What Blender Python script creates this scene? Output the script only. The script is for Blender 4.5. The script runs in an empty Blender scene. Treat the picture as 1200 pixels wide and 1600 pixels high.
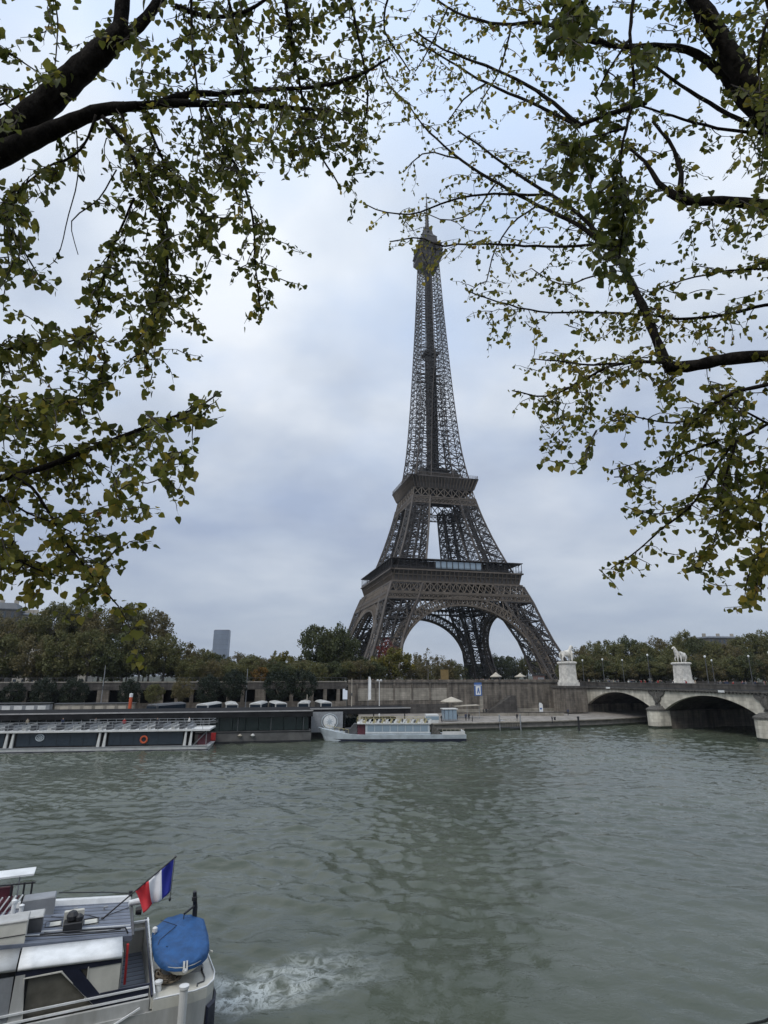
import bpy, math, random
import numpy as np
from mathutils import Vector, Matrix
R = math.radians
random.seed(7); rng = np.random.default_rng(7)
S = bpy.context.scene; COL = S.collection

# ------------------------------------------------------------------ camera
F_PX, PITCH, EYE = 897.0, R(15.88), 12.0
cd = bpy.data.cameras.new('camera'); cam = bpy.data.objects.new('camera', cd); COL.objects.link(cam)
cam.location = (0, 0, EYE); cam.rotation_euler = (math.pi/2 + PITCH, 0, 0)
cd.sensor_fit = 'VERTICAL'; cd.sensor_height = 24; cd.lens = 24*F_PX/1600
cd.clip_start = .1; cd.clip_end = 20000
S.camera = cam
# ------------------------------------------------------------------ sky
SUN_EL, SUN_AZ = R(52), R(215)            # azimuth measured clockwise from +Y
w = bpy.data.worlds.new('World'); S.world = w; w.use_nodes = True
nt = w.node_tree; nt.nodes.clear()
def N(t, typ, **k):
    n = t.nodes.new(typ)
    for a, b in k.items():
        if a in n.inputs: n.inputs[a].default_value = b
        else: setattr(n, a, b)
    return n
def ramp(t, stops, interp='LINEAR'):
    n = t.nodes.new('ShaderNodeValToRGB'); cr = n.color_ramp; cr.interpolation = interp
    while len(cr.elements) < len(stops): cr.elements.new(.5)
    for e, (p, c) in zip(cr.elements, stops):
        e.position = p; e.color = (*c, 1) if len(c) == 3 else c
    return n
def math_(t, op, a, b=None, c=None, clamp=False):
    n = t.nodes.new('ShaderNodeMath'); n.operation = op; n.use_clamp = clamp
    for i, x in enumerate((a, b, c)):
        if x is None: continue
        if isinstance(x, (int, float)): n.inputs[i].default_value = x
        else: t.links.new(x, n.inputs[i])
    return n.outputs[0]
sky = N(nt, 'ShaderNodeTexSky', sky_type='NISHITA', sun_disc=False, sun_elevation=SUN_EL, sun_rotation=SUN_AZ)
b1 = N(nt, 'ShaderNodeBackground', Strength=.09); nt.links.new(sky.outputs[0], b1.inputs[0])
tc = N(nt, 'ShaderNodeTexCoord'); sep = N(nt, 'ShaderNodeSeparateXYZ'); nt.links.new(tc.outputs['Generated'], sep.inputs[0])
den = math_(nt, 'ADD', math_(nt, 'MAXIMUM', sep.outputs[2], 0.0), .22)
cx = math_(nt, 'DIVIDE', sep.outputs[0], den); cy = math_(nt, 'DIVIDE', sep.outputs[1], den)
cmb = N(nt, 'ShaderNodeCombineXYZ'); nt.links.new(cx, cmb.inputs[0]); nt.links.new(cy, cmb.inputs[1]); cmb.inputs[2].default_value = 2.9
n1 = N(nt, 'ShaderNodeTexNoise', Scale=1.15, Detail=5.0, Roughness=.5, Distortion=.25); nt.links.new(cmb.outputs[0], n1.inputs['Vector'])
n2 = N(nt, 'ShaderNodeTexNoise', Scale=3.6, Detail=4.0, Roughness=.5); nt.links.new(cmb.outputs[0], n2.inputs['Vector'])
mixv = math_(nt, 'ADD', math_(nt, 'MULTIPLY', n1.outputs[0], .78), math_(nt, 'MULTIPLY', n2.outputs[0], .22))
cl = ramp(nt, [(.38, (.42, .49, .63)), (.46, (.53, .60, .71)), (.55, (.67, .73, .81)), (.66, (.86, .90, .945))])
fade = math_(nt, 'MULTIPLY', sep.outputs[2], 2.6, clamp=True)      # the deck merges into an even grey bank near the horizon
mixv = math_(nt, 'ADD', math_(nt, 'MULTIPLY', mixv, math_(nt, 'ADD', .35, math_(nt, 'MULTIPLY', fade, .65))), math_(nt, 'MULTIPLY', math_(nt, 'SUBTRACT', 1.0, fade), .65*.475))
nt.links.new(mixv, cl.inputs[0])
n3 = N(nt, 'ShaderNodeTexNoise', Scale=1.9, Detail=4.0, Roughness=.5); cm3 = N(nt, 'ShaderNodeVectorMath', operation='ADD'); cm3.inputs[1].default_value = (3.1, 7.7, 1.0)
nt.links.new(cmb.outputs[0], cm3.inputs[0]); nt.links.new(cm3.outputs[0], n3.inputs['Vector'])
gap = math_(nt, 'MULTIPLY', math_(nt, 'MULTIPLY', math_(nt, 'SUBTRACT', n3.outputs[0], .47), 5.0, clamp=True), math_(nt, 'MULTIPLY', math_(nt, 'SUBTRACT', sep.outputs[2], .12), 1.6, clamp=True))
gm = N(nt, 'ShaderNodeMix', data_type='RGBA'); nt.links.new(math_(nt, 'MULTIPLY', gap, .75), gm.inputs['Factor']); nt.links.new(cl.outputs[0], gm.inputs['A']); gm.inputs['B'].default_value = (.50, .64, .88, 1)
# an overcast sky is brightest overhead and greyest at the horizon
el = ramp(nt, [(0, (.72, .73, .76)), (.25, (.84, .84, .86)), (.8, (1.16, 1.17, 1.18)), (1, (1.35, 1.35, 1.35))])
nt.links.new(sep.outputs[2], el.inputs[0])
mm = N(nt, 'ShaderNodeMix', data_type='RGBA', blend_type='MULTIPLY'); mm.inputs['Factor'].default_value = 1
nt.links.new(gm.outputs['Result'], mm.inputs['A']); nt.links.new(el.outputs[0], mm.inputs['B'])
b2 = N(nt, 'ShaderNodeBackground', Strength=1.16); nt.links.new(mm.outputs['Result'], b2.inputs[0])
mx = N(nt, 'ShaderNodeMixShader'); mx.inputs[0].default_value = .88
wo = N(nt, 'ShaderNodeOutputWorld')
nt.links.new(b1.outputs[0], mx.inputs[1]); nt.links.new(b2.outputs[0], mx.inputs[2]); nt.links.new(mx.outputs[0], wo.inputs[0])
# ------------------------------------------------------------------ sun (veiled)
sl = bpy.data.lights.new('sun', 'SUN'); sl.energy = 1.5; sl.angle = R(24); sl.color = (1, .96, .9)
so = bpy.data.objects.new('sun', sl); COL.objects.link(so)
dv = Vector((math.sin(SUN_AZ)*math.cos(SUN_EL), math.cos(SUN_AZ)*math.cos(SUN_EL), math.sin(SUN_EL)))
so.rotation_euler = dv.to_track_quat('Z', 'Y').to_euler(); so.location = (0, -20, 60)
vs = S.view_settings; vs.view_transform = 'Standard'; vs.look = 'None'; vs.exposure = 0.0; vs.gamma = 1
S.cycles.max_bounces = 6; S.cycles.transparent_max_bounces = 8; S.cycles.caustics_reflective = False; S.cycles.caustics_refractive = False

# ------------------------------------------------------------------ helpers
def ray(u, v):
    x, up = (u-600)/F_PX, -(v-800)/F_PX
    return np.array([x, math.cos(PITCH)-up*math.sin(PITCH), math.sin(PITCH)+up*math.cos(PITCH)])
def pd(u, v, d):                              # point seen at (u, v) at depth d
    return np.array([0, 0, EYE]) + d*ray(u, v)
def pyz(u, v, Y):
    r = ray(u, v); return np.array([0, 0, EYE]) + r*(Y/r[1])
def pz(u, v, z):
    r = ray(u, v); return np.array([0, 0, EYE]) + r*((z-EYE)/r[2])

def mat(name, col, rough=.7, metal=0, noise=None, bump=0, scale=4, spec=.5, col2=None, detail=5, stretch=None, coat=0):
    m = bpy.data.materials.new(name); m.use_nodes = True; t = m.node_tree; p = t.nodes['Principled BSDF']
    p.inputs['Base Color'].default_value = (*col, 1); p.inputs['Roughness'].default_value = rough
    p.inputs['Metallic'].default_value = metal; p.inputs['Specular IOR Level'].default_value = spec
    if coat: p.inputs['Coat Weight'].default_value = coat
    if noise or col2 or bump:
        c = N(t, 'ShaderNodeTexCoord'); mp = N(t, 'ShaderNodeMapping')
        t.links.new(c.outputs['Object'], mp.inputs[0])
        if stretch: mp.inputs['Scale'].default_value = stretch
        n = N(t, 'ShaderNodeTexNoise', Scale=scale, Detail=detail, Roughness=.62); t.links.new(mp.outputs[0], n.inputs['Vector'])
        k = noise or .2
        c2 = col2 or tuple(min(1, x*(1+k)) for x in col)
        c1 = col if col2 else tuple(x*(1-k) for x in col)
        r_ = ramp(t, [(.36, c1), (.64, c2)]); t.links.new(n.outputs[0], r_.inputs[0]); t.links.new(r_.outputs[0], p.inputs['Base Color'])
        if bump:
            b = N(t, 'ShaderNodeBump', Strength=bump, Distance=.05); t.links.new(n.outputs[0], b.inputs['Height']); t.links.new(b.outputs[0], p.inputs['Normal'])
    return m
def glassy(name, col, rough=.08):
    m = mat(name, col, rough, 0, spec=.8); return m

class MB:
    def __init__(s): s.v = []; s.f = []; s.m = []; s.mi = 0
    def add(s, vs, fs):
        o = len(s.v); s.v.extend([tuple(map(float, x)) for x in vs]); s.f.extend([tuple(i+o for i in f) for f in fs]); s.m.extend([s.mi]*len(fs))
        return s
    def box(s, x0, x1, y0, y1, z0, z1):
        return s.add([(x0,y0,z0),(x1,y0,z0),(x1,y1,z0),(x0,y1,z0),(x0,y0,z1),(x1,y0,z1),(x1,y1,z1),(x0,y1,z1)],
            [(0,3,2,1),(4,5,6,7),(0,1,5,4),(1,2,6,5),(2,3,7,6),(3,0,4,7)])
    def beam(s, a, b, w, h=None, up=(0,0,1)):
        a = np.asarray(a, float); b = np.asarray(b, float); h = h or w
        d = b-a; L = np.linalg.norm(d)
        if L < 1e-6: return s
        d /= L; u = np.asarray(up, float)
        if abs(d@u) > .98: u = np.array([1., 0, 0]) if abs(d[0]) < .9 else np.array([0, 1., 0])
        x = np.cross(d, u); x /= np.linalg.norm(x); y = np.cross(x, d)
        x *= w/2; y *= h/2
        P = [a-x-y, a+x-y, a+x+y, a-x+y, b-x-y, b+x-y, b+x+y, b-x+y]
        return s.add(P, [(0,3,2,1),(4,5,6,7),(0,1,5,4),(1,2,6,5),(2,3,7,6),(3,0,4,7)])
    def tube(s, pts, rad, n=8, cap=True):
        pts = [np.asarray(p, float) for p in pts]
        if np.isscalar(rad): rad = [rad]*len(pts)
        rings = []; ref = np.array([.123, .45, .88])
        for i, p in enumerate(pts):
            d = pts[min(i+1, len(pts)-1)]-pts[max(i-1, 0)]; d = d/(np.linalg.norm(d)+1e-9)
            x = np.cross(d, ref); x /= np.linalg.norm(x)+1e-9; y = np.cross(d, x)
            ref = np.cross(x, d) if False else ref
            rings.append([p+rad[i]*(math.cos(2*math.pi*k/n)*x+math.sin(2*math.pi*k/n)*y) for k in range(n)])
        V = [q for r_ in rings for q in r_]; Fc = []
        for i in range(len(pts)-1):
            for k in range(n):
                Fc.append((i*n+k, i*n+(k+1)%n, (i+1)*n+(k+1)%n, (i+1)*n+k))
        if cap: Fc.append(tuple(range(n-1, -1, -1))); Fc.append(tuple((len(pts)-1)*n+k for k in range(n)))
        return s.add(V, Fc)
    def lathe(s, prof, c=(0,0,0), n=16):
        V = []; Fc = []
        for r_, z in prof:
            for k in range(n):
                a = 2*math.pi*k/n; V.append((c[0]+r_*math.cos(a), c[1]+r_*math.sin(a), c[2]+z))
        for i in range(len(prof)-1):
            for k in range(n): Fc.append((i*n+k, i*n+(k+1)%n, (i+1)*n+(k+1)%n, (i+1)*n+k))
        Fc.append(tuple(range(n-1, -1, -1))); Fc.append(tuple((len(prof)-1)*n+k for k in range(n)))
        return s.add(V, Fc)
    def prism(s, poly, z0, z1):
        n = len(poly)
        return s.add([(x, y, z0) for x, y in poly]+[(x, y, z1) for x, y in poly],
            [tuple(range(n-1, -1, -1)), tuple(range(n, 2*n))]+[(k, (k+1)%n, n+(k+1)%n, n+k) for k in range(n)])
    def prism_y(s, poly, y0, y1):             # outline in x,z extruded along y
        n = len(poly)
        return s.add([(x, y0, z) for x, z in poly]+[(x, y1, z) for x, z in poly],
            [tuple(range(n)), tuple(range(2*n-1, n-1, -1))]+[(k, n+k, n+(k+1)%n, (k+1)%n) for k in range(n)])
    def loft(s, rings, closed=True, caps=True):
        n = len(rings[0]); V = [q for r_ in rings for q in r_]; Fc = []
        for i in range(len(rings)-1):
            for k in range(n if closed else n-1):
                Fc.append((i*n+k, i*n+(k+1)%n, (i+1)*n+(k+1)%n, (i+1)*n+k))
        if caps: Fc.append(tuple(range(n-1, -1, -1))); Fc.append(tuple((len(rings)-1)*n+k for k in range(n)))
        return s.add(V, Fc)
    def build(s, name, m=None, parent=None, smooth=False):
        me = bpy.data.meshes.new(name); me.from_pydata(s.v, [], s.f)
        ms = m if isinstance(m, (list, tuple)) else [m]
        for x in ms: me.materials.append(x)
        if len(ms) > 1: me.polygons.foreach_set('material_index', s.m)
        if smooth: me.polygons.foreach_set('use_smooth', [True]*len(me.polygons))
        me.validate(); me.update()
        o = bpy.data.objects.new(name, me); COL.objects.link(o)
        if parent: o.parent = parent
        return o
def empty(name, loc=(0,0,0), rz=0):
    o = bpy.data.objects.new(name, None); COL.objects.link(o); o.location = loc; o.rotation_euler = (0, 0, rz); o.empty_display_size = .5
    return o
def tag(o, label=None, cat=None, group=None, kind=None):
    for k, v in (('label', label), ('category', cat), ('group', group), ('kind', kind)):
        if v: o[k] = v
    return o
def thing(name, label, cat, loc=(0,0,0), rz=0, group=None): return tag(empty(name, loc, rz), label, cat, group)
def copy_tree(o, parent=None):
    c = o.copy(); COL.objects.link(c)
    if parent: c.parent = parent
    for ch in list(o.children): copy_tree(ch, c)
    return c
def fast_mesh(name, V, Fq, m, parent=None, attr=None, smooth=False):      # numpy quads / tris of one size
    V = np.asarray(V, np.float32); Fq = np.asarray(Fq, np.int32); k = Fq.shape[1]
    me = bpy.data.meshes.new(name); me.vertices.add(len(V)); me.vertices.foreach_set('co', V.ravel())
    me.loops.add(Fq.size); me.loops.foreach_set('vertex_index', Fq.ravel())
    me.polygons.add(len(Fq)); me.polygons.foreach_set('loop_start', np.arange(0, Fq.size, k, dtype=np.int32))
    if smooth: me.polygons.foreach_set('use_smooth', np.ones(len(Fq), bool))
    if attr is not None:
        a = me.attributes.new('tint', 'FLOAT', 'POINT'); a.data.foreach_set('value', np.asarray(attr, np.float32))
    me.materials.append(m); me.update(calc_edges=True)
    o = bpy.data.objects.new(name, me); COL.objects.link(o)
    if parent: o.parent = parent
    return o
def skin_mesh(name, joints, edges, m, parent=None, sub=1):
    me = bpy.data.meshes.new(name); me.from_pydata([j[0] for j in joints], edges, [])
    o = bpy.data.objects.new(name, me); COL.objects.link(o)
    sk = o.modifiers.new('skin', 'SKIN'); sk.use_smooth_shade = True
    for i, j in enumerate(joints):
        r_ = j[1]; r_ = (r_, r_) if np.isscalar(r_) else r_
        me.skin_vertices[0].data[i].radius = r_
    me.skin_vertices[0].data[0].use_root = True
    sb = o.modifiers.new('sub', 'SUBSURF'); sb.levels = sub; sb.render_levels = sub
    dg = bpy.context.evaluated_depsgraph_get(); new = bpy.data.meshes.new_from_object(o.evaluated_get(dg))
    o.modifiers.clear(); o.data = new; new.name = name
    new.materials.clear()
    for x in (m if isinstance(m, (list, tuple)) else [m]): new.materials.append(x)
    if parent: o.parent = parent
    return o
def leaf_mat(name, stops, trans=.3, rough=.55):
    m = bpy.data.materials.new(name); m.use_nodes = True; t = m.node_tree; t.nodes.clear()
    a = N(t, 'ShaderNodeAttribute', attribute_name='tint'); r_ = ramp(t, stops); t.links.new(a.outputs['Fac'], r_.inputs[0])
    p = N(t, 'ShaderNodeBsdfPrincipled', Roughness=rough); p.inputs['Specular IOR Level'].default_value = .3
    t.links.new(r_.outputs[0], p.inputs['Base Color'])
    tr = N(t, 'ShaderNodeBsdfTranslucent'); t.links.new(r_.outputs[0], tr.inputs[0])
    mx_ = N(t, 'ShaderNodeMixShader'); mx_.inputs[0].default_value = trans
    t.links.new(p.outputs[0], mx_.inputs[1]); t.links.new(tr.outputs[0], mx_.inputs[2])
    o = N(t, 'ShaderNodeOutputMaterial'); t.links.new(mx_.outputs[0], o.inputs[0]); return m

# ------------------------------------------------------------------ materials
def stone_mat(name, c1, c2, streak=.6, course=0.55, mortar=(.1,.09,.08)):
    m = bpy.data.materials.new(name); m.use_nodes = True; t = m.node_tree; p = t.nodes['Principled BSDF']; p.inputs['Roughness'].default_value = .9
    p.inputs['Specular IOR Level'].default_value = .15
    c = N(t, 'ShaderNodeTexCoord'); mp = N(t, 'ShaderNodeMapping'); t.links.new(c.outputs['Object'], mp.inputs[0]); mp.inputs['Rotation'].default_value = (R(90), 0, 0)
    sp = N(t, 'ShaderNodeSeparateXYZ'); t.links.new(c.outputs['Object'], sp.inputs[0])
    sw = N(t, 'ShaderNodeCombineXYZ')
    t.links.new(math_(t, 'ADD', sp.outputs[0], sp.outputs[1]), sw.inputs[0]); t.links.new(sp.outputs[2], sw.inputs[1])
    br = N(t, 'ShaderNodeTexBrick', Scale=1.0, **{'Mortar Size': .018, 'Brick Width': 1.5, 'Row Height': course}); t.links.new(sw.outputs[0], br.inputs['Vector'])
    br.inputs['Color1'].default_value = (.80, .80, .80, 1); br.inputs['Color2'].default_value = (1.1, 1.1, 1.1, 1); br.inputs['Mortar'].default_value = (.6, .58, .55, 1)
    n = N(t, 'ShaderNodeTexNoise', Scale=.35, Detail=8.0, Roughness=.65); t.links.new(c.outputs['Object'], n.inputs['Vector'])
    mp2 = N(t, 'ShaderNodeMapping'); mp2.inputs['Scale'].default_value = (1.1, 1.1, .12); t.links.new(c.outputs['Object'], mp2.inputs[0])
    n2_ = N(t, 'ShaderNodeTexNoise', Scale=.9, Detail=6.0, Roughness=.6); t.links.new(mp2.outputs[0], n2_.inputs['Vector'])
    f = math_(t, 'ADD', math_(t, 'MULTIPLY', n.outputs[0], 1-streak), math_(t, 'MULTIPLY', n2_.outputs[0], streak))
    r_ = ramp(t, [(.38, c1), (.62, c2)]); t.links.new(f, r_.inputs[0])
    x = N(t, 'ShaderNodeMix', data_type='RGBA', blend_type='MULTIPLY'); x.inputs['Factor'].default_value = 1
    t.links.new(r_.outputs[0], x.inputs['A']); t.links.new(br.outputs[0], x.inputs['B']); t.links.new(x.outputs['Result'], p.inputs['Base Color'])
    bp = N(t, 'ShaderNodeBump', Strength=.35, Distance=.05); t.links.new(br.outputs['Fac'], bp.inputs['Height']); bp.invert = True; t.links.new(bp.outputs[0], p.inputs['Normal'])
    return m
M = {}
M['algae'] = mat('damp algae stain', (.022, .028, .016), .7, noise=.4, scale=1.2)
M['wallstone'] = stone_mat('stained quay and shaded pier masonry', (.075, .068, .06), (.24, .21, .175), .65)
M['palestone'] = stone_mat('pale wall panel stone', (.20, .185, .155), (.36, .33, .28), .5)
M['bridgestone'] = stone_mat('weathered limestone', (.40, .375, .315), (.70, .66, .56), .6, .7)
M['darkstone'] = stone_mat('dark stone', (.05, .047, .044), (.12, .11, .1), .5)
M['carved'] = mat('carved grey stone', (.09, .085, .075), .9, noise=.4, scale=3, bump=.4)
M['marble'] = mat('white statue stone', (.60, .575, .52), .85, noise=.24, scale=.9, bump=.3)
M['pave'] = mat('quay paving', (.23, .21, .185), .9, noise=.25, scale=.5, bump=.2)
M['asphalt'] = mat('asphalt', (.05, .05, .05), .9, noise=.25, scale=.8)
M['earth'] = mat('earth and lawn', (.035, .038, .02), .95, noise=.3, scale=.05)
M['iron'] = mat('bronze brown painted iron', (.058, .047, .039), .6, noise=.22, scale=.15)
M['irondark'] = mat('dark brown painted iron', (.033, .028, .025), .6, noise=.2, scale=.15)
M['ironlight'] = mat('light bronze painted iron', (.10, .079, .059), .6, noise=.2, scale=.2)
M['black'] = mat('black metal', (.018, .018, .02), .5, noise=.2, scale=2)
M['grey'] = mat('grey metal', (.24, .25, .26), .5, noise=.15, scale=1.5)
M['dgrey'] = mat('dark grey metal', (.07, .072, .075), .55, noise=.2, scale=1.5)
M['white'] = mat('white paint', (.62, .63, .62), .4, scale=2.2, col2=(.78, .79, .785), stretch=(1, 1, .3))
M['dirtywhite'] = mat('worn white paint', (.55, .55, .53), .5, noise=.15, scale=.9, col2=(.68, .68, .66))
M['cream'] = mat('cream paint', (.56, .545, .48), .5, noise=.12, scale=1.1)
M['greypaint'] = mat('grey boat paint', (.36, .355, .33), .45, scale=2.0, col2=(.49, .49, .47), stretch=(1, 1, .25))
M['navy'] = mat('navy paint', (.015, .018, .035), .4, noise=.2, scale=2)
M['blue'] = mat('blue tarpaulin', (.014, .075, .21), .65, noise=.22, scale=2.6, bump=1.0)
M['red'] = mat('red paint', (.42, .03, .03), .5, noise=.15, scale=2)
M['orange'] = mat('orange red paint', (.5, .09, .03), .5, noise=.15, scale=2)
M['maroon'] = mat('maroon vinyl', (.09, .02, .03), .5, noise=.2, scale=2)
M['bluegrey'] = mat('pale blue grey paint', (.46, .51, .54), .45, noise=.14, scale=.8)
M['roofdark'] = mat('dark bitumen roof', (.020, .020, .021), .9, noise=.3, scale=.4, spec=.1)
M['roofedge'] = mat('grey roof edge', (.33, .32, .31), .6, noise=.15, scale=1)
M['glass'] = glassy('dark blue glass', (.02, .03, .042))
M['greenglass'] = glassy('dark green glass', (.010, .024, .02))
M['paleglass'] = glassy('pale window glass', (.24, .31, .37), .1)
M['boatwin'] = mat('smoky window', (.13, .122, .10), .25, noise=.3, scale=.8)
M['hullgrey'] = mat('pontoon hull grey', (.10, .098, .093), .7, noise=.25, scale=.6)
M['yellow'] = mat('faded yellow canvas', (.45, .40, .22), .8, noise=.12, scale=2)
M['canvas'] = mat('beige canvas', (.42, .38, .31), .85, noise=.12, scale=1)
M['rope'] = mat('old rope', (.14, .115, .085), .95, noise=.35, scale=14, bump=.5)
M['bark'] = mat('poplar bark', (.017, .0145, .012), .95, noise=.55, scale=13, bump=1.0, stretch=(1, 1, .5), spec=.1)
M['barklight'] = mat('grey tree bark', (.11, .10, .085), .95, noise=.35, scale=3, bump=.6)
M['twig'] = mat('twig bark', (.035, .026, .02), .9, noise=.3, scale=12)
M['flagblue'] = mat('flag blue', (.02, .03, .28), .75, noise=.08, scale=4)
M['flagwhite'] = mat('flag white', (.75, .75, .77), .75, noise=.06, scale=4)
M['flagred'] = mat('flag red', (.62, .04, .05), .75, noise=.08, scale=4)
M['signblue'] = mat('sign blue', (.05, .12, .32), .5, noise=.08, scale=2)
M['towerglass'] = mat('office tower facade', (.12, .15, .20), .4, noise=.15, scale=.02)
M['facade'] = mat('pale limestone facade', (.36, .33, .28), .9, noise=.15, scale=.3)
M['zinc'] = mat('zinc roof', (.10, .11, .125), .6, noise=.15, scale=.4)
M['hedge'] = leaf_mat('dark clipped foliage', [(0, (.008, .014, .008)), (.6, (.016, .026, .012)), (1, (.03, .04, .018))], .12)
def deck_mat():
    m = mat('blue grey deck boards', (.11, .125, .16), .55); t = m.node_tree; p = t.nodes['Principled BSDF']
    c = N(t, 'ShaderNodeTexCoord'); s_ = N(t, 'ShaderNodeSeparateXYZ'); t.links.new(c.outputs['Object'], s_.inputs[0])
    fr = math_(t, 'FRACT', math_(t, 'MULTIPLY', s_.outputs[1], 3.1))
    r_ = ramp(t, [(.0, (.03, .033, .045)), (.16, (.035, .04, .055)), (.22, (.13, .15, .19)), (.9, (.17, .19, .235)), (1, (.3, .32, .36))])
    n = N(t, 'ShaderNodeTexNoise', Scale=2.0, Detail=6.0); t.links.new(c.outputs['Object'], n.inputs['Vector'])
    x = N(t, 'ShaderNodeMix', data_type='RGBA', blend_type='MULTIPLY'); x.inputs['Factor'].default_value = .6
    r2 = ramp(t, [(.3, (.6, .6, .6)), (.7, (1.2, 1.2, 1.2))]); t.links.new(n.outputs[0], r2.inputs[0])
    t.links.new(fr, r_.inputs[0]); t.links.new(r_.outputs[0], x.inputs['A']); t.links.new(r2.outputs[0], x.inputs['B']); t.links.new(x.outputs['Result'], p.inputs['Base Color']); return m
M['deck'] = deck_mat()
# ================================================================== SETTING
BANK = R(15); E2 = np.array([math.cos(BANK), math.sin(BANK)]); N2 = np.array([-math.sin(BANK), math.cos(BANK)])
WALL0 = np.array([25., 166.])                       # a point on the foot of the far quay wall
def wl(t, off=0.0): return WALL0 + t*E2 + off*N2    # along the wall, away from the river
QZ, SZ = 2.3, 9.2                                   # lower quay, street
def water_mat():
    m = bpy.data.materials.new('river water'); m.use_nodes = True; t = m.node_tree; p = t.nodes['Principled BSDF']
    p.inputs['Roughness'].default_value = .10; p.inputs['IOR'].default_value = 1.33
    g = N(t, 'ShaderNodeNewGeometry')
    n0 = N(t, 'ShaderNodeTexNoise', Scale=.035, Detail=5.0, Roughness=.6); t.links.new(g.outputs['Position'], n0.inputs['Vector'])
    r0 = ramp(t, [(.36, (.052, .063, .044)), (.64, (.082, .094, .068))]); t.links.new(n0.outputs[0], r0.inputs[0])
    # churned foam behind the moored boat's stern: a patch with its own shape on the water
    mp = N(t, 'ShaderNodeMapping', vector_type='TEXTURE'); mp.inputs['Location'].default_value = (-6.4, 26.4, 0); mp.inputs['Rotation'].default_value = (0, 0, R(30))
    t.links.new(g.outputs['Position'], mp.inputs[0]); sp = N(t, 'ShaderNodeSeparateXYZ'); t.links.new(mp.outputs[0], sp.inputs[0])
    X, Y = sp.outputs[0], sp.outputs[1]
    along = math_(t, 'MULTIPLY', math_(t, 'SMOOTHSTEP' if False else 'MULTIPLY', math_(t, 'ADD', X, .8, clamp=True), 1.0), math_(t, 'SUBTRACT', 1.0, math_(t, 'DIVIDE', X, 7.5), clamp=True))
    wid = math_(t, 'ADD', 1.9, math_(t, 'MULTIPLY', X, .12))
    across = math_(t, 'SUBTRACT', 1.0, math_(t, 'POWER', math_(t, 'DIVIDE', math_(t, 'ABSOLUTE', Y), wid), 2.0), clamp=True)
    nf = N(t, 'ShaderNodeTexNoise', Scale=1.25, Detail=10.0, Roughness=.74, Distortion=.9); t.links.new(mp.outputs[0], nf.inputs['Vector'])
    ridge = math_(t, 'SUBTRACT', 1.0, math_(t, 'MULTIPLY', math_(t, 'ABSOLUTE', math_(t, 'SUBTRACT', nf.outputs[0], .5)), 9.0), clamp=True)
    nb = N(t, 'ShaderNodeTexNoise', Scale=.9, Detail=3.0); t.links.new(mp.outputs[0], nb.inputs['Vector'])
    patch = math_(t, 'MULTIPLY', math_(t, 'SUBTRACT', nb.outputs[0], .36), 5.5, clamp=True)
    foam = math_(t, 'MULTIPLY', math_(t, 'MULTIPLY', math_(t, 'POWER', ridge, 1.3), patch), math_(t, 'MULTIPLY', along, across), clamp=True)
    foam = math_(t, 'MULTIPLY', foam, 1.0, clamp=True)
    x = N(t, 'ShaderNodeMix', data_type='RGBA'); t.links.new(foam, x.inputs['Factor']); t.links.new(r0.outputs[0], x.inputs['A']); x.inputs['B'].default_value = (.62, .66, .64, 1)
    t.links.new(x.outputs['Result'], p.inputs['Base Color'])
    rr = math_(t, 'ADD', .02, math_(t, 'MULTIPLY', foam, .6)); t.links.new(rr, p.inputs['Roughness'])
    # small ripples over the modelled waves
    mp3 = N(t, 'ShaderNodeMapping'); mp3.inputs['Scale'].default_value = (.75, 1.25, 1); mp3.inputs['Rotation'].default_value = (0, 0, R(-12)); t.links.new(g.outputs['Position'], mp3.inputs[0])
    na = N(t, 'ShaderNodeTexNoise', Scale=1.1, Detail=5.0, Roughness=.6, Distortion=.4); t.links.new(mp3.outputs[0], na.inputs['Vector'])
    nc = N(t, 'ShaderNodeTexNoise', Scale=4.5, Detail=3.0, Roughness=.55, Distortion=.3); t.links.new(mp3.outputs[0], nc.inputs['Vector'])
    h = math_(t, 'ADD', math_(t, 'MULTIPLY', na.outputs[0], .065), math_(t, 'MULTIPLY', nc.outputs[0], .008))
    b = N(t, 'ShaderNodeBump', Strength=1.0, Distance=1.0); t.links.new(h, b.inputs['Height']); t.links.new(b.outputs[0], p.inputs['Normal'])
    return m
M['water'] = water_mat()
WAVE = .0120
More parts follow.
